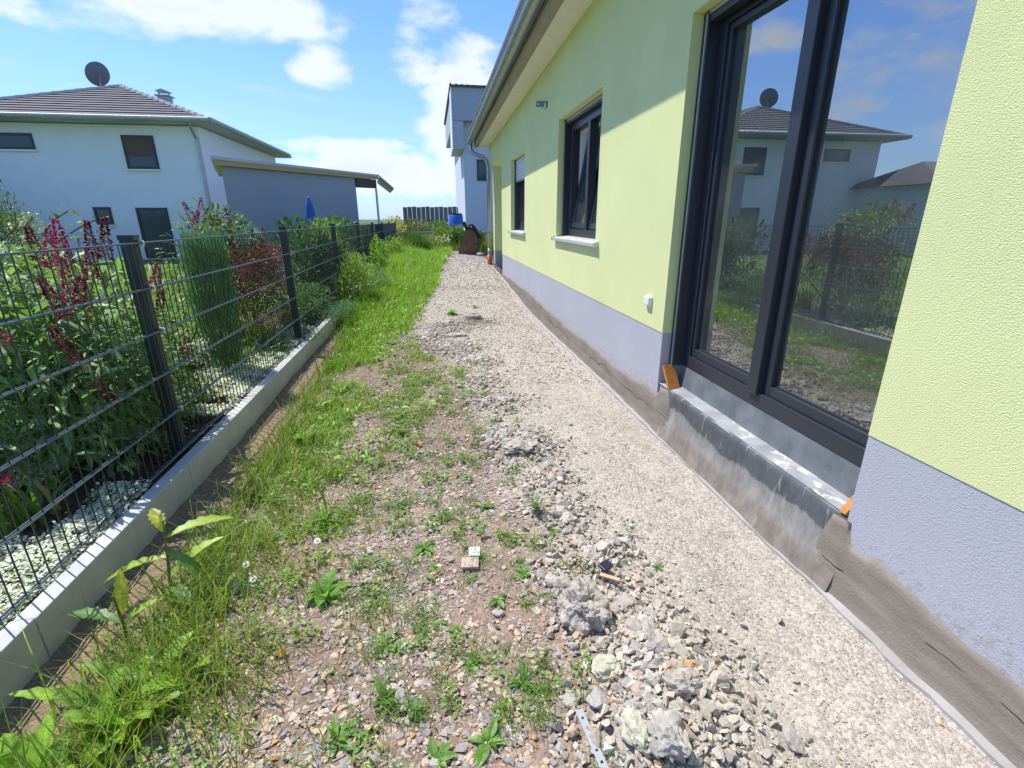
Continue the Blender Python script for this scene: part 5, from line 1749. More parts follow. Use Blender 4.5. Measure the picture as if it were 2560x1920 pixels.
PLANT = [  # x, y, leaves, length, width, colour, lift, label
    (.17, 2.08, 9, .075, .55, (.13, .22, .05), .25, 'plantain rosette of broad leaves left of the spindly weed on the shale'),
    (-.21, 2.14, 16, .06, .22, (.08, .17, .03), .5, 'dark narrow leaved weed tuft in the middle of the shale, nearest the grass edge'),
    (.47, 1.82, 6, .05, .5, (.14, .25, .04), .3, 'small plantain at the left foot of the grey gravel'),
    (-.10, 1.80, 10, .085, .38, (.12, .22, .04), .3, 'wide plantain with long leaves up and left of the pink brick'),
    (.29, 1.57, 9, .06, .42, (.12, .24, .04), .25, 'thistle like rosette right of the pink brick fragment'),
    (.09, 1.575, 5, .045, .5, (.13, .23, .05), .2, 'little plantain just below the pink brick fragment'),
    (.17, 1.45, 9, .06, .42, (.13, .22, .06), .22, 'grey green plantain left of the biggest mortar lump'),
    (-.04, 1.36, 6, .05, .5, (.14, .24, .05), .2, 'small plantain alone on the brown shale'),
    (.05, 1.18, 7, .06, .5, (.15, .27, .05), .3, 'plantain with upright leaves beside pale chips near the bottom'),
    (-.22, 1.30, 13, .055, .45, (.12, .24, .04), .35, 'leafy dark green weed clump on the left shale'),
    (-.20, 1.10, 12, .075, .40, (.09, .19, .03), .5, 'bushy weed near the bottom, left of the crumpled leaf'),
    (-.13, 1.06, 5, .07, .6, (.10, .19, .05), .3, 'crumpled broad leaf plant near the bottom left of the shale'),
    (.20, 1.09, 18, .07, .20, (.09, .20, .03), .7, 'dense bright tuft weed left of the yellow stained lumps'),
    (.08, .94, 9, .075, .42, (.13, .26, .04), .35, 'plantain with pointed leaves at the very bottom edge'),
    (-.32, 1.00, 11, .07, .35, (.11, .22, .04), .4, 'sprawling dandelion rosette at the bottom beside the tall weeds'),
    (-.06, .92, 8, .06, .45, (.12, .22, .04), .3, 'low rosette half cut off by the bottom edge'),
    (.83, 1.53, 12, .03, .25, (.10, .22, .03), .6, 'tiny round green tuft on the grey gravel right of the rubble'),
    (.35, 3.62, 12, .07, .35, (.12, .25, .03), .6, 'green weed tuft among the rubble beyond the middle heap'),
    (.24, 7.2, 26, .16, .25, (.15, .29, .03), .9, 'fresh green leafy weed clump behind the far gravel ridge'),
    (.62, 7.6, 14, .12, .25, (.16, .30, .03), .9, 'smaller leafy clump right of the big one behind the far gravel ridge'),
    (.42, 5.1, 12, .09, .3, (.13, .25, .03), .6, 'low green tuft in front of the far gravel ridge'),
]
for i, (x, y, nl, L_, W_, c, lift, lab) in enumerate(PLANT):
    weed('rosette_weed', x, y, [rosette_mesh(int(nl * 1.1), L_ * .72, W_, c, lift, 4, seed=i), rosette_mesh(int(nl * .8), L_ * .45, W_ * .9, c, lift * 1.8, 3, seed=i + 40)], lab, 'weed', 'weeds growing on the gravel path')
# spindly upright weeds
def spindly(h, nst, col, seed, leafL=.03):
    g = np.random.default_rng(seed); parts = []
    for k in range(nst):
        a = g.random() * 6.28; t = np.linspace(.1, 1, 14)
        lx, ly = math.cos(a) * h * .4, math.sin(a) * h * .4
        p = np.stack([lx * t ** 1.3, ly * t ** 1.3, h * t * g.uniform(.7, 1.0)], 1)
        b = g.random(14) * 6.28
        ax = np.stack([np.cos(b), np.sin(b), np.full(14, .7)], 1)
        Ls = leafL * g.uniform(.6, 1.2, 14)
        parts.append(leaves(p, ax, np.tile([[0, 0, 1.0]], (14, 1)), Ls, Ls * .3, tint(14, col), .2, .2))
        q = np.stack([lx * t ** 1.3, ly * t ** 1.3, p[:, 2]], 1)
        stp = leaves(np.array([[0, 0, 0.]]), q[-1:] , np.array([[1.0, 0, 0]]), np.array([np.linalg.norm(q[-1])]), np.array([.004]), tint(1, (.16, .2, .06)), 0, 0)
        parts.append(stp)
    return parts
weed('spindly_weed', .43, 1.98, spindly(.13, 7, (.13, .20, .05), 1), 'spindly branching weed standing on the shale in the centre', 'weed', 'weeds growing on the gravel path')
weed('spindly_weed', .33, 2.40, spindly(.15, 2, (.09, .20, .03), 2, .022), 'single upright feathery weed behind the spindly one', 'weed', 'weeds growing on the gravel path')
weed('spindly_weed', .15, 1.84, spindly(.07, 4, (.15, .27, .04), 3, .02), 'small round bright weed right above the pink brick', 'weed', 'weeds growing on the gravel path')
weed('spindly_weed', .80, 1.75, spindly(.10, 3, (.14, .19, .05), 4, .018), 'thin dry looking weed on the grey gravel beside the step', 'weed', 'weeds growing on the gravel path')

# big toothed sow thistle by the kerb
def toothed_leaf(base, ax, up, L_, W_, col, teeth=5, curl=.4, k_=1.3):
    L_ *= k_ * .92; W_ *= k_ * 1.15
    base, ax, up = Vector(base), Vector(ax).normalized(), Vector(up)
    sd_ = ax.cross(up).normalized(); up = sd_.cross(ax)
    pts = []; n = teeth * 2 + 2
    V, C = [], []
    for i in range(n + 1):
        t = i / n
        w_ = W_ * (.18 + 1.0 * math.sin(min(1, t * 1.05) * math.pi) ** .8 * (.35 + .65 * t)) * .5 * (1.0 if i % 2 else .72)
        if i == n: w_ = .001
        c = base + ax * L_ * t - up * curl * L_ * t * t
        V += [c - sd_ * w_ + up * w_ * .3, c, c + sd_ * w_ + up * w_ * .3]
        k = 1 + .06 * math.sin(i)
        C += [tuple(k * q for q in col), tuple(min(1, 1.35 * q) for q in col), tuple(k * q for q in col)]
    F = []
    for i in range(n):
        a = 3 * i
        F += [[a, a + 1, a + 4], [a, a + 4, a + 3], [a + 1, a + 2, a + 5], [a + 1, a + 5, a + 4]]
    return np.array([tuple(v) for v in V]), np.array(F), np.array(C)


def stemtube(path, r, col):
    mb = MB(); mb.tube(path, r, 5)
    V = np.array(mb.v); F = []
    for f in mb.f:
        for i in range(1, len(f) - 1): F.append([f[0], f[i], f[i + 1]])
    return V, np.array(F), np.tile(np.array(col), (len(V), 1))

YG = (.24, .33, .035); DG = (.10, .19, .05); YL = (.33, .34, .04)
P1_ = [stemtube([(0, 0, 0), (.01, .02, .16), (.015, .05, .34)], [.006, .005, .003], (.16, .2, .05))]
P1_ += [toothed_leaf((.012, .03, .20), (-1, -.15, .10), (0, 0, 1), .17, .045, YG), toothed_leaf((.012, .04, .27), (1, .55, .45), (0, 0, 1), .17, .055, YG),
        toothed_leaf((.012, .04, .30), (-.25, .3, .45), (0, 0, 1), .09, .04, YL), toothed_leaf((.01, .02, .12), (.6, .35, .75), (0, 0, 1), .16, .055, YG),
        toothed_leaf((.012, .03, .22), (.7, -.2, -.2), (0, 0, 1), .12, .04, DG), toothed_leaf((.01, .01, .10), (.5, -.5, .2), (0, 0, 1), .12, .04, DG)]
weed('sow_thistle', -1.01, 1.62, P1_, 'tall sow thistle with large toothed yellow green leaves beside the kerb')
P2_ = [stemtube([(0, 0, 0), (-.01, .02, .12), (-.02, .03, .24)], [.006, .005, .003], (.22, .13, .07))]
P2_ += [toothed_leaf((-.012, .02, .14), (-.9, .25, .45), (0, 0, 1), .15, .04, DG), toothed_leaf((-.015, .03, .16), (.15, .2, 1), (.6, -.8, .1), .11, .035, YL), toothed_leaf((-.012, .02, .13), (.8, .3, .9), (0, 0, 1), .10, .035, YG),
        toothed_leaf((-.01, .01, .06), (.5, -.3, -.2), (0, 0, 1), .09, .03, (.42, .2, .08))]
weed('sow_thistle', -1.03, 1.40, P2_, 'smaller sow thistle with a reddish stem and yellowing leaf in front of the tall one')
P3_ = []
g = np.random.default_rng(5)
for i in range(22):
    a = g.random() * 6.28
    P3_.append(toothed_leaf(k_=1.08, base=(math.cos(a) * .03 + g.normal(0, .05), math.sin(a) * .03 + g.normal(0, .05), .01), ax=(math.cos(a), math.sin(a), g.uniform(.6, 1.9)), up=(-math.cos(a) * .2, -math.sin(a) * .2, 1), L_=g.uniform(.12, .2), W_=g.uniform(.055, .085), col=tuple(np.array((.20, .34, .03)) * g.uniform(.75, 1.2)), teeth=6, curl=.3))
weed('dock_plant', -1.03, .98, P3_, 'clump of large bright green dock leaves in the bottom left corner')
P4_ = []
for i in range(20):
    a = g.random() * 6.28
    P4_.append(toothed_leaf((g.normal(0, .06), g.normal(0, .06), .01), (math.cos(a), math.sin(a), g.uniform(.6, 1.8)), (0, 0, 1), g.uniform(.10, .17), g.uniform(.035, .055), tuple(np.array((.19, .32, .03)) * g.uniform(.7, 1.2)), 5, .35))
weed('dandelion', -.90, 1.19, P4_, 'dandelion clump with tall toothed leaves behind the dock leaves')
weed('leafy_weed', -.47, 1.58, [rosette_mesh(22, .085, .5, (.12, .26, .03), .7, 4, seed=77)], 'big bright leafy weed clump at the left edge of the shale')
weed('leafy_weed', -.55, 2.06, [toothed_leaf((0, 0, .0), (.1, .4, 1), (1, 0, 0), .16, .035, (.11, .24, .03))] + [rosette_mesh(12, .08, .3, (.12, .24, .03), .8, 4, seed=78)], 'clump with one tall pointed leaf beside the far daisy')
weed('leafy_weed', -.86, 2.95, [rosette_mesh(16, .13, .28, (.13, .27, .03), .9, 4, seed=79)], 'leafy weed leaning over the soil strip near the kerb')
weed('leafy_weed', -.80, 3.9, [rosette_mesh(14, .12, .35, (.12, .25, .03), .8, 4, seed=80)], 'broad leaved weed at the edge of the bare soil, farther along the kerb')
# daisies
def daisy(x, y, h, label, yaw=0, tiltx=.5):
    o = thing('daisy', (x, y, float(gz(x, y))), label, 'daisy', 'white daisies in the weeds')
    mb = MB(); z = float(gz(x, y)); mb.tube([(x, y, z), (x + .01, y - .01, z + h * .6), (x + .012, y - .02, z + h)], .0014, 4); mb.build('stem', simple('daisy_stem', (.14, .22, .06), .7) if 'daisy_stem' not in bpy.data.materials else bpy.data.materials['daisy_stem'], o)
    c = np.array([x + .012, y - .02, z + h])
    n = 16; a = np.arange(n) * 2 * np.pi / n
    ax = np.stack([np.cos(a), np.sin(a) * .8 - 0, -np.sin(a) * -.45], 1)
    V, F, C = leaves(np.tile(c, (n, 1)) + ax * .003, ax, np.tile([[0, -.45, .9]], (n, 1)), np.full(n, .013), np.full(n, .0048), np.tile([[.82, .82, .82]], (n, 1)), .1, .05)
    link('petals', np_mesh('petals', V, F, M_PETAL, C), o)
    mb = MB(); mb.tube([tuple(c), (c[0], c[1] - .0015, c[2] + .004)], [.0050, .003], 8); mb.build('flower_disc', simple('daisy_yellow', (.75, .50, .04), .7) if 'daisy_yellow' not in bpy.data.materials else bpy.data.materials['daisy_yellow'], o)
daisy(-.74, 1.66, .05, 'white daisy facing up, nearest of the pair by the kerb weeds')
daisy(-.79, 1.74, .06, 'white daisy tilted away just behind its neighbour')
daisy(-.545, 1.84, .07, 'white daisy standing alone right of the pair')
n = 26
x, y = rng.uniform(-.2, .9, n), rng.uniform(15.6, 17.4, n)
x = np.where(rng.random(n) < .5, rng.normal(.15, .12, n), rng.normal(.55, .12, n))
p = np.repeat(np.stack([x, y, gz(x, y) + rng.uniform(.28, .5, n)], 1), 10, 0)
V, F, C = leaves(p, unit(len(p)) * np.array([1, 1, .3]), np.tile([[0, 0, 1.]], (len(p), 1)), np.full(len(p), .05), np.full(len(p), .022), np.tile([[.8, .8, .8]], (len(p), 1)), .1, .1)
tag(link('wild_flowers', np_mesh('wild_flowers', V, F, M_PETAL, C)), 'white ox-eye flowers in the tall grass before the bucket', 'flowers', kind='stuff')

# bushes on our side of the fence
shrub('roadside_bush', 'pale green bush pushing through the fence at the third post', 'bush', (-1.22, 7.9, 0), (-1.18, 8.0, .42), (.30, .55, .42), 3400, .055, (.20, .29, .07), seed=1, width=.28, updir=.9)
shrub('juniper', 'grey green creeping juniper spilling over the kerb', 'juniper', (-1.42, 6.7, .15), (-1.32, 6.75, .22), (.26, .62, .10), 2600, .045, (.10, .19, .10), seed=2, width=.16, updir=.3, trunk=False)
shrub('juniper', 'small juniper sprig hanging over the kerb nearer the camera', 'juniper', (-1.42, 5.45, .15), (-1.34, 5.5, .17), (.16, .22, .04), 420, .04, (.09, .18, .08), seed=3, width=.16, updir=.2, trunk=False)
shrub('juniper', 'bluish feathery plant low in front of the fence behind the pale bush', 'juniper', (-1.05, 8.9, .05), (-1.02, 8.9, .30), (.24, .4, .26), 1500, .06, (.10, .19, .11), seed=4, width=.14, updir=.9, trunk=False)
shrub('tall_weed', 'tall leafy weed climbing the dark fence, near one', 'weed', (-1.15, 11.2, .2), (-1.12, 11.2, .58), (.16, .3, .40), 700, .085, (.17, .31, .04), seed=5, width=.4, updir=.6)
shrub('tall_weed', 'tall leafy weed at the dark fence, far yellowish one', 'weed', (-1.05, 13.6, .3), (-1.0, 13.7, .62), (.26, .4, .32), 900, .085, (.19, .30, .05), seed=6, width=.35, updir=.8)
shrub('tall_weed', 'dark rounded clump of tall grass in front of the retaining wall', 'weed', (-.45, 15.2, .3), (-.42, 15.2, .62), (.42, .4, .40), 3200, .13, (.075, .16, .03), seed=7, width=.10, updir=1.6)
shrub('tall_weed', 'yellow green bush against the retaining wall left of the bucket', 'weed', (.75, 19, .3), (.72, 19.2, .66), (.55, .5, .45), 2200, .13, (.19, .24, .04), seed=8, width=.25, updir=.9)
shrub('tall_weed', 'dark leafy shrub directly behind the bucket', 'shrub', (1.35, 17.4, .3), (1.2, 17.4, .68), (.55, .4, .36), 1700, .12, (.06, .12, .03), seed=9, width=.35, updir=.5)

# ------------------------------------------------------------------ NEIGHBOUR'S GARDEN
# white flowering ground cover (alyssum)
n = 80000
x, y = pick(n, -2.5, -1.40, .6, 6.2, 1.15)
pat = noise2(x, y, .5, 61)
k = ((x > -2.25) & (y < 2.35) & ((x > -1.62) | (y < 1.95) & (pat > -.5))) | ((y > 2.45) & (y < 3.2) & (x < -1.95)) | ((y > 3.25) & (y < 6) & (pat > -.45))
k &= rng.random(n) < np.clip(.85 + .6 * noise2(x, y, .12, 62), .35, 1)
x, y = x[k], y[k]; n = len(x)
bz = .125 + .035 * (1 + noise2(x, y, .15, 63)) + .02 * rng.random(n)
p = np.stack([x, y, bz], 1)
w_ = rng.random(n) < .52
parts = []
q = np.repeat(p[w_], 3, 0); m = len(q)
q = q + rng.normal(0, .006, (m, 3)) * np.array([1, 1, .4])
Ls = rng.uniform(.010, .016, m) * np.interp(q[:, 1], [1, 5], [1, 1.6])
parts.append(leaves(q, unit(m) * np.array([1, 1, .35]), np.tile([[0, 0, 1.]], (m, 1)) + unit(m) * .4, Ls, Ls * .9, np.tile([[.74, .76, .68]], (m, 1)) * (1 + .08 * rng.normal(size=(m, 1))), .1, .1))
q = p[~w_] - np.array([0, 0, .012]); m = len(q)
Ls = rng.uniform(.014, .026, m)
parts.append(leaves(q, unit(m) * np.array([1, 1, .5]) + np.array([0, 0, .4]), np.tile([[0, 0, 1.]], (m, 1)) + unit(m) * .3, Ls, Ls * .4, tint(m, (.26, .36, .10)), .2, .15))
V, F, C = join(parts)
tag(link('alyssum_carpet', np_mesh('alyssum_carpet', V, F, M_PETAL, C)), 'white flowering ground cover carpet behind the fence', 'ground cover', kind='stuff')
# bark mulch
n = 3500
x, y = pick(n, -2.4, -1.40, 1.2, 5)
sz = rng.uniform(.012, .035, n)
p = np.stack([x, y, np.full(n, .118)], 1)
V, F, C = leaves(p, unit(n) * np.array([1, 1, .25]), np.tile([[0, 0, 1.]], (n, 1)) + unit(n) * .4, sz, sz * .5, tint(n, (.19, .10, .065), .35), .1, 0)
tag(link('bark_mulch', np_mesh('bark_mulch', V, F, M_STEM, C)), 'reddish brown bark mulch on the flower bed', 'mulch', kind='stuff')
# lawn grass
n = 26000
x, y = pick(n, -8, -2.44, 2, 12, 1.3)
V, F, C = blades(x, y, np.full(n, .098), rng.uniform(.03, .06, n) * np.interp(y, [2, 12], [1, 1.6]), np.interp(y, [2, 12], [.004, .012]), rng.uniform(.2, .8, n), grass_cols(n, (.22, .38, .04), .18, .02))
tag(link('lawn_grass', np_mesh('lawn_grass', V, F, M_GRASS, C)), 'short mown lawn of the neighbour’s garden', 'lawn', kind='stuff')
# edging stones
ed = thing('lawn_edging', (-2.4, 4, .1), 'pale concrete edging stones between lawn and flower bed', 'edging')
for i in range(5):
    mb = MB(); Mx = Matrix.Translation((-2.36 - .12 * i * .50, 2.3 + i * .505, 0)) @ Matrix.Rotation(.12, 4, 'Z')
    mb.box((-.035, 0, 0), (.035, .495, .185), 0, Mx); mb.build('edging_stone', M_EDGE, ed, .004)

# buddleia with purple spikes
bu = thing('buddleia', (-2.0, 3.1, .12), 'large butterfly bush with dark red purple flower spikes behind the fence', 'bush')
n = 6200
p, q = crown_pts(n, (-2.05, 2.78, .60), (.62, .70, .60), lumps=9, seed=21)
p[:, 0] = np.minimum(p[:, 0], -1.575 + .02 * rng.normal(size=n)); p[:, 2] = np.maximum(p[:, 2], .14)
ax = q * np.array([.9, .9, .2]) + unit(n) * .7 + np.array([0, 0, .15])
Ls = rng.uniform(.05, .125, n)
V, F, C = leaves(p, ax, unit(n) * .5 + np.array([0, 0, 1.]), Ls, Ls * .27, tint(n, (.155, .25, .10), .25), .3, .25, 3)
k = rng.random(n) < .14
C[np.repeat(k, len(V) // n)] = C[np.repeat(k, len(V) // n)] * np.array([1.7, 1.5, 1.9])
link('foliage', np_mesh('foliage', V, F, M_LEAF, C), bu)
mb = MB()
for i in range(26):
    a = random.random() * 6.28; r_ = random.uniform(.2, .6)
    e_ = Vector((-2.05 + r_ * math.cos(a), 2.95 + 1.2 * r_ * math.sin(a), random.uniform(.7, 1.2)))
    if e_.x > -1.5: e_.x = -1.5
    b = Vector((-2.05 + random.gauss(0, .06), 3.0 + random.gauss(0, .08), .1))
    mb.tube([b, b.lerp(e_, .5) + Vector((0, 0, .12)), e_], [.011, .007, .003], 5)
mb.build('branch', simple('buddleia_stem', (.20, .19, .10), .8), bu)
def flower_spike(base, tip, r, parent, col=(.22, .018, .055), n=300):
    b, t = np.array(base), np.array(tip)
    u = rng.random(n)
    rr = r * (1 - u ** 1.5) + .003
    o = unit(n); ax_ = (t - b) / np.linalg.norm(t - b)
    o = o - (o @ ax_)[:, None] * ax_; o /= np.linalg.norm(o, axis=1)[:, None]
    p = b + (t - b) * u[:, None] + o * (rr * rng.uniform(.5, 1, n))[:, None]
    Ls = rng.uniform(.009, .015, n)
    V, F, C = leaves(p, o + ax_ * .4 + unit(n) * .4, unit(n), Ls, Ls * .85, tint(n, col, .35), .2, .1)
    link('flower_spike', np_mesh('flower_spike', V, F, M_PETAL, C), parent)
SP = [(-1.55, 2.42, 1.20, -.01, .03, .18), (-1.62, 2.50, 1.02, .0, .02, .20), (-1.60, 2.50, 1.00, .05, .0, .14), (-1.6, 2.78, 1.19, .01, .06, .20), (-1.62, 2.68, 1.10, .0, .03, .15), (-1.7, 2.86, 1.20, -.02, .06, .17),
      (-1.56, 2.35, .98, -.04, -.02, .17), (-1.53, 2.32, .76, -.04, -.06, .20), (-1.52, 2.34, .70, .02, .08, -.16), (-1.55, 2.02, .95, -.10, -.05, .12), (-1.6, 3.15, 1.0, .04, .03, .14), (-1.62, 3.2, .86, .02, .02, .12),
      (-1.75, 2.62, 1.16, .02, .04, .18), (-1.9, 2.8, 1.15, -.03, .03, .2), (-1.85, 2.4, 1.02, -.1, .0, .14), (-1.75, 2.08, .36, -.2, .05, .03), (-1.6, 3.35, .55, .02, .0, .12)]
for (x, y, z, dx, dy, dz) in SP:
    flower_spike((x, y, z), (x + dx, y + dy, z + dz), .024, bu, col=random.choice([(.25, .018, .06), (.17, .014, .04), (.36, .03, .13)]))
b2 = thing('buddleia', (-2.3, 5.9, .12), 'second butterfly bush with wine red spikes behind the feathery shrub', 'bush')
n = 3000
p, q = crown_pts(n, (-2.3, 5.9, .85), (.45, .6, .62), lumps=7, seed=22)
Ls = rng.uniform(.05, .11, n)
V, F, C = leaves(p, q * .8 + unit(n) * .7, unit(n) * .5 + np.array([0, 0, 1.]), Ls, Ls * .28, tint(n, (.09, .16, .06), .25), .3, .25, 3)
link('foliage', np_mesh('foliage', V, F, M_LEAF, C), b2)
for (x, y, z, dx, dy, dz) in [(-2.2, 5.3, 1.35, -.06, -.03, .18), (-2.2, 5.45, 1.38, .03, 0, .2), (-2.25, 5.35, 1.28, .05, .05, .18), (-2.15, 6.0, 1.22, .0, .03, .15), (-2.1, 5.8, 1.05, 0, .02, .16), (-2.05, 6.3, 1.0, 0, .03, .18), (-2.05, 6.7, 1.1, .02, .0, .17), (-2.05, 6.55, 1.0, .04, .02, .16)]:
    flower_spike((x, y, z), (x + dx, y + dy, z + dz), .03, b2, col=(.24, .02, .06), n=260)

# feathery upright conifer
fe = thing('feathery_shrub', (-1.78, 4.35, .12), 'feathery blue green upright shrub like a broom behind the fence', 'shrub')
n = 3600
a, r_ = rng.random(n) * 6.28, np.sqrt(rng.random(n)) * .135
z = .15 + rng.random(n) ** .8 * 1.02
rad = r_ * np.interp(z, [.1, .6, 1.1, 1.25], [.6, 1.05, 1.0, .5])
p = np.stack([-1.78 + rad * np.cos(a), 4.35 + rad * np.sin(a) * 1.2, z], 1)
V, F, C = leaves(p, np.stack([np.cos(a) * .22, np.sin(a) * .22, np.ones(n)], 1) + unit(n) * .14, unit(n), rng.uniform(.10, .22, n), np.full(n, .0055), tint(n, (.075, .165, .085), .24), .1, .05)
link('foliage', np_mesh('foliage', V, F, M_LEAF, C), fe)
mb = MB(); mb.tube([(-1.78, 4.35, .1), (-1.77, 4.35, .9)], [.02, .006], 6); mb.build('trunk', simple('conifer_bark', (.12, .08, .05), .9), fe)
# dark red barberry
shrub('barberry', 'dark red barberry bush beside the second post', 'bush', (-2.0, 5.75, .12), (-1.93, 5.85, .80), (.38, .75, .34), 4200, .035, (.17, .028, .024), seed=23, width=.5, lumps=9, updir=.2)
shrub('barberry', 'low olive and red bush under the barberry', 'bush', (-1.9, 5.2, .12), (-1.85, 5.3, .40), (.32, .6, .26), 1900, .04, (.11, .10, .03), seed=24, width=.45)
# ornamental grass and iris
def grass_plant(name, x, y, n, h, w_, col, label, lean=(.2, .7)):
    xx = rng.normal(x, .05, n); yy = rng.normal(y, .05, n)
    V, F, C = blades(xx, yy, np.full(n, .11), rng.uniform(.6, 1.1, n) * h, np.full(n, w_), rng.uniform(lean[0], lean[1], n), grass_cols(n, col, .2, .06), 5)
    c = np.array([x, y, .11]); V = V - c
    o = bpy.data.objects.new(name, np_mesh(name, V, F, M_GRASS, C)); COL.objects.link(o); o.location = c
    return tag(o, label, 'plant')
grass_plant('ornamental_grass', -1.72, 5.05, 130, .50, .007, (.26, .32, .045), 'yellow green arching grass below the barberry')
grass_plant('ornamental_grass', -1.70, 6.0, 90, .42, .007, (.24, .30, .05), 'tuft of yellowish grass at the second post')
grass_plant('iris_plant', -1.80, 2.17, 26, .30, .022, (.17, .27, .05), 'sword leaved iris growing out of the mulch near the left edge', (.2, .8))
grass_plant('iris_plant', -1.66, 3.55, 30, .34, .018, (.15, .24, .08), 'pale sword leaved plant behind the first post')
# grey leaved low plants
shrub('silver_plant', 'low grey green leafy plants between alyssum and grass', 'plant', (-1.75, 4.75, .12), (-1.72, 4.7, .20), (.28, .55, .10), 1200, .07, (.13, .22, .10), seed=25, width=.35, trunk=False)
shrub('silver_plant', 'green leafy perennial carpet under the second post', 'plant', (-1.72, 6.9, .12), (-1.7, 6.9, .30), (.26, .9, .20), 2600, .075, (.10, .20, .06), seed=26, width=.35, trunk=False)
# shrubs along the inside of the fence further back
shrub('laurel', 'dark glossy leaved shrub between second and third post', 'shrub', (-2.05, 8.2, .12), (-2.05, 8.4, .72), (.48, .95, .60), 2300, .12, (.045, .10, .04), seed=27, width=.34, lumps=8)
shrub('hydrangea', 'shrub with pale leaves at the third post', 'shrub', (-2.0, 9.9, .12), (-2.0, 10.1, .72), (.45, .9, .58), 2100, .10, (.13, .22, .06), seed=28, width=.45, lumps=8)
shrub('privet', 'dense dark hedge shrub behind the fourth post', 'shrub', (-2.1, 12.4, .12), (-2.1, 12.5, .72), (.5, 1.4, .62), 3000, .10, (.07, .14, .045), seed=29, width=.4, lumps=9)
shrub('privet', 'hedge shrub in front of the privacy strips', 'shrub', (-2.1, 15.2, .12), (-2.1, 15.4, .7), (.5, 1.3, .55), 1800, .11, (.09, .17, .05), seed=30, width=.4, lumps=9)
shrub('palm_leaf_plant', 'yellow green plant with long narrow leaves near the third post', 'plant', (-1.75, 8.6, .12), (-1.75, 8.7, .78), (.2, .45, .36), 700, .22, (.17, .27, .045), seed=31, width=.14, updir=.9, trunk=False)

# corkscrew rose with bare twisted branches and pink flower heads on the left
cs = thing('twisted_shrub', (-2.7, 3.9, .12), 'open shrub with bare twisted branches and small leaves at the left edge', 'shrub')
mb = MB()
ends = []
for i in range(34):
    a = random.random() * 6.28; R_ = random.uniform(.2, .75)
    b = Vector((-2.75 + random.gauss(0, .08), 3.95 + random.gauss(0, .1), .3))
    e_ = Vector((-2.75 + R_ * math.cos(a), 3.9 + R_ * 1.1 * math.sin(a), random.uniform(.95, 1.55)))
    pth = []
    ph = random.random() * 6
    for k in range(13):
        t = k / 12
        q_ = b.lerp(e_, t) + Vector((math.sin(t * 17 + ph) * .045, math.cos(t * 15 + ph) * .045, math.sin(t * 13 + ph) * .03)) * (t + .2)
        pth.append(q_)
        if k > 5: ends.append(tuple(q_))
    mb.tube(pth, [(.013 - .009 * k / 12) for k in range(13)], 5)
for (p0, p1) in (((-2.5, 2.75, 1.0), (-2.62, 2.8, 1.70)), ((-2.3, 2.95, 1.0), (-2.95, 2.98, 1.72))):
    pass
mb.tube([(-2.35, 3.1, 1.1), (-2.45, 3.05, 1.35), (-2.62, 3.0, 1.52), (-2.80, 2.95, 1.66)], [.008, .007, .005, .003], 5)
mb.tube([(-2.40, 3.3, 1.0), (-2.55, 3.25, 1.28), (-2.68, 3.2, 1.45), (-2.95, 3.1, 1.68)], [.008, .007, .005, .003], 5)
mb.build('branch', simple('twisted_bark', (.13, .09, .06), .85), cs)
E_ = np.array(ends); n = 3600
p = E_[rng.integers(0, len(E_), n)] + rng.normal(0, .035, (n, 3))
Ls = rng.uniform(.018, .042, n)
V, F, C = leaves(p, unit(n), unit(n) * .5 + np.array([0, 0, 1.]), Ls, Ls * .6, tint(n, (.17, .23, .07), .28), .2, .2)
link('foliage', np_mesh('foliage', V, F, M_LEAF, C), cs)
# perennials with pink heads and round buds
pe = thing('zinnia_patch', (-2.2, 3.6, .12), 'flowering perennials with pink heads and pale round buds behind the butterfly bush', 'flowers')
mb = MB(); heads = []; buds = []
for i in range(46):
    bx_, by_ = random.uniform(-2.7, -1.95), random.uniform(2.9, 4.1)
    h = random.uniform(.95, 1.33)
    tp = (bx_ + random.gauss(0, .05), by_ + random.gauss(0, .05), h)
    mb.tube([(bx_, by_, .12), ((bx_ + tp[0]) / 2 + .02, (by_ + tp[1]) / 2, h * .55), tp], .004, 4)
    (heads if i % 2 else buds).append(tp)
mb.build('stem', simple('perennial_stem', (.17, .23, .07), .8), pe)
P_ = []
for h in heads:
    m = 16; a = np.arange(m) * 6.283 / m + random.random()
    P_.append(leaves(np.tile(np.array(h), (m, 1)), np.stack([np.cos(a), np.sin(a), np.full(m, .25)], 1), np.tile([[0, 0, 1.]], (m, 1)), np.full(m, .028), np.full(m, .013), tint(m, (.55, .035, .20), .15), .1, .25))
V, F, C = join(P_)
tag(link('flower_heads', np_mesh('flower_heads', V, F, M_PETAL, C), pe), kind='stuff')
P_ = []
for h in buds:
    m = 26; P_.append(leaves(np.array(h) + unit(m) * .008, unit(m) + np.array([0, 0, .2]), unit(m), np.full(m, .016), np.full(m, .010), tint(m, (.30, .36, .12), .15), .1, .1))
V, F, C = join(P_)
tag(link('flower_buds', np_mesh('flower_buds', V, F, M_PETAL, C), pe), kind='stuff')
n = 2600
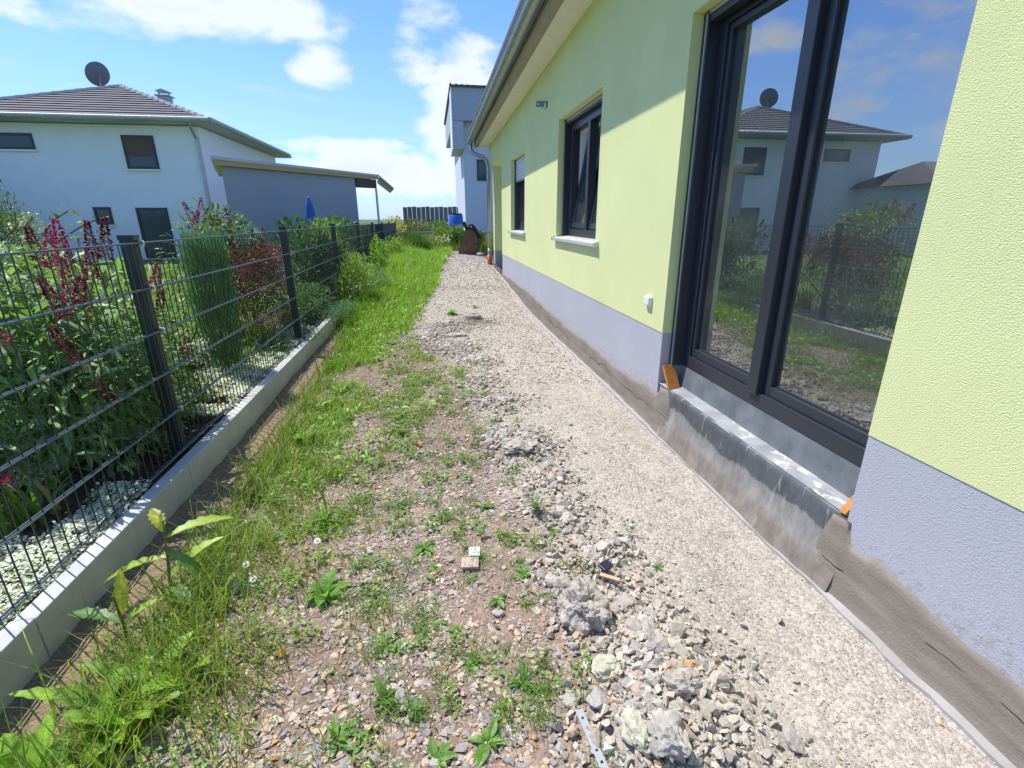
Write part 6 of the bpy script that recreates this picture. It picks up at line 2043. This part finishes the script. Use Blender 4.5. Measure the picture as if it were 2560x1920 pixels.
p = np.stack([rng.uniform(-2.8, -1.9, n), rng.uniform(2.8, 4.2, n), rng.uniform(.2, 1.05, n)], 1)
Ls = rng.uniform(.05, .1, n)
V, F, C = leaves(p, unit(n) + np.array([0, 0, .3]), unit(n) * .4 + np.array([0, 0, 1.]), Ls, Ls * .3, tint(n, (.15, .23, .05), .25), .25, .25)
link('foliage', np_mesh('foliage', V, F, M_LEAF, C), pe)
# low growth filling the bed behind
shrub('lavender', 'low silvery shrub between the lawn edging and the butterfly bush', 'shrub', (-2.25, 4.6, .12), (-2.3, 4.7, .5), (.35, .6, .45), 2200, .06, (.16, .23, .08), seed=33, width=.3)
shrub('thuja', 'dark blue green conifer at the left edge of the garden', 'conifer', (-4.35, 6.2, .1), (-4.55, 6.2, .92), (.32, .4, .92), 5000, .05, (.05, .095, .07), seed=34, width=.25, updir=.9, lumps=9)
# far hedges and bushes behind the retaining wall
shrub('field_bush', 'yellow flowering bush behind the end of the dark fence', 'bush', (-1.9, 25, .35), (-1.75, 25, .95), (.55, .5, .5), 900, .12, (.34, .33, .05), seed=35, width=.4)
shrub('field_bush', 'green bush in the field left of the blue barrel', 'bush', (.3, 26, .35), (.3, 26, .8), (.9, .6, .45), 1300, .14, (.12, .20, .05), seed=36, width=.4)
shrub('field_bush', 'dull brown green bush near the stake', 'bush', (-.9, 26, .35), (-.8, 26, .85), (.7, .6, .45), 1100, .14, (.16, .16, .06), seed=37, width=.4)
shrub('field_bush', 'red leaved bush at the foot of the white house', 'bush', (-6.3, 17.4, .1), (-6.3, 17.4, .95), (.75, .6, .72), 1500, .12, (.19, .05, .06), seed=38, width=.4)
shrub('field_bush', 'green bush at the foot of the white house', 'bush', (-5.4, 17.2, .1), (-5.4, 17.2, .7), (.6, .6, .6), 1300, .12, (.10, .19, .05), seed=39, width=.4)
shrub('field_bush', 'grey green bush left of the terrace door', 'bush', (-10.6, 14.5, .1), (-10.6, 14.5, .95), (1.2, .9, .9), 2200, .13, (.15, .20, .09), seed=40, width=.4)
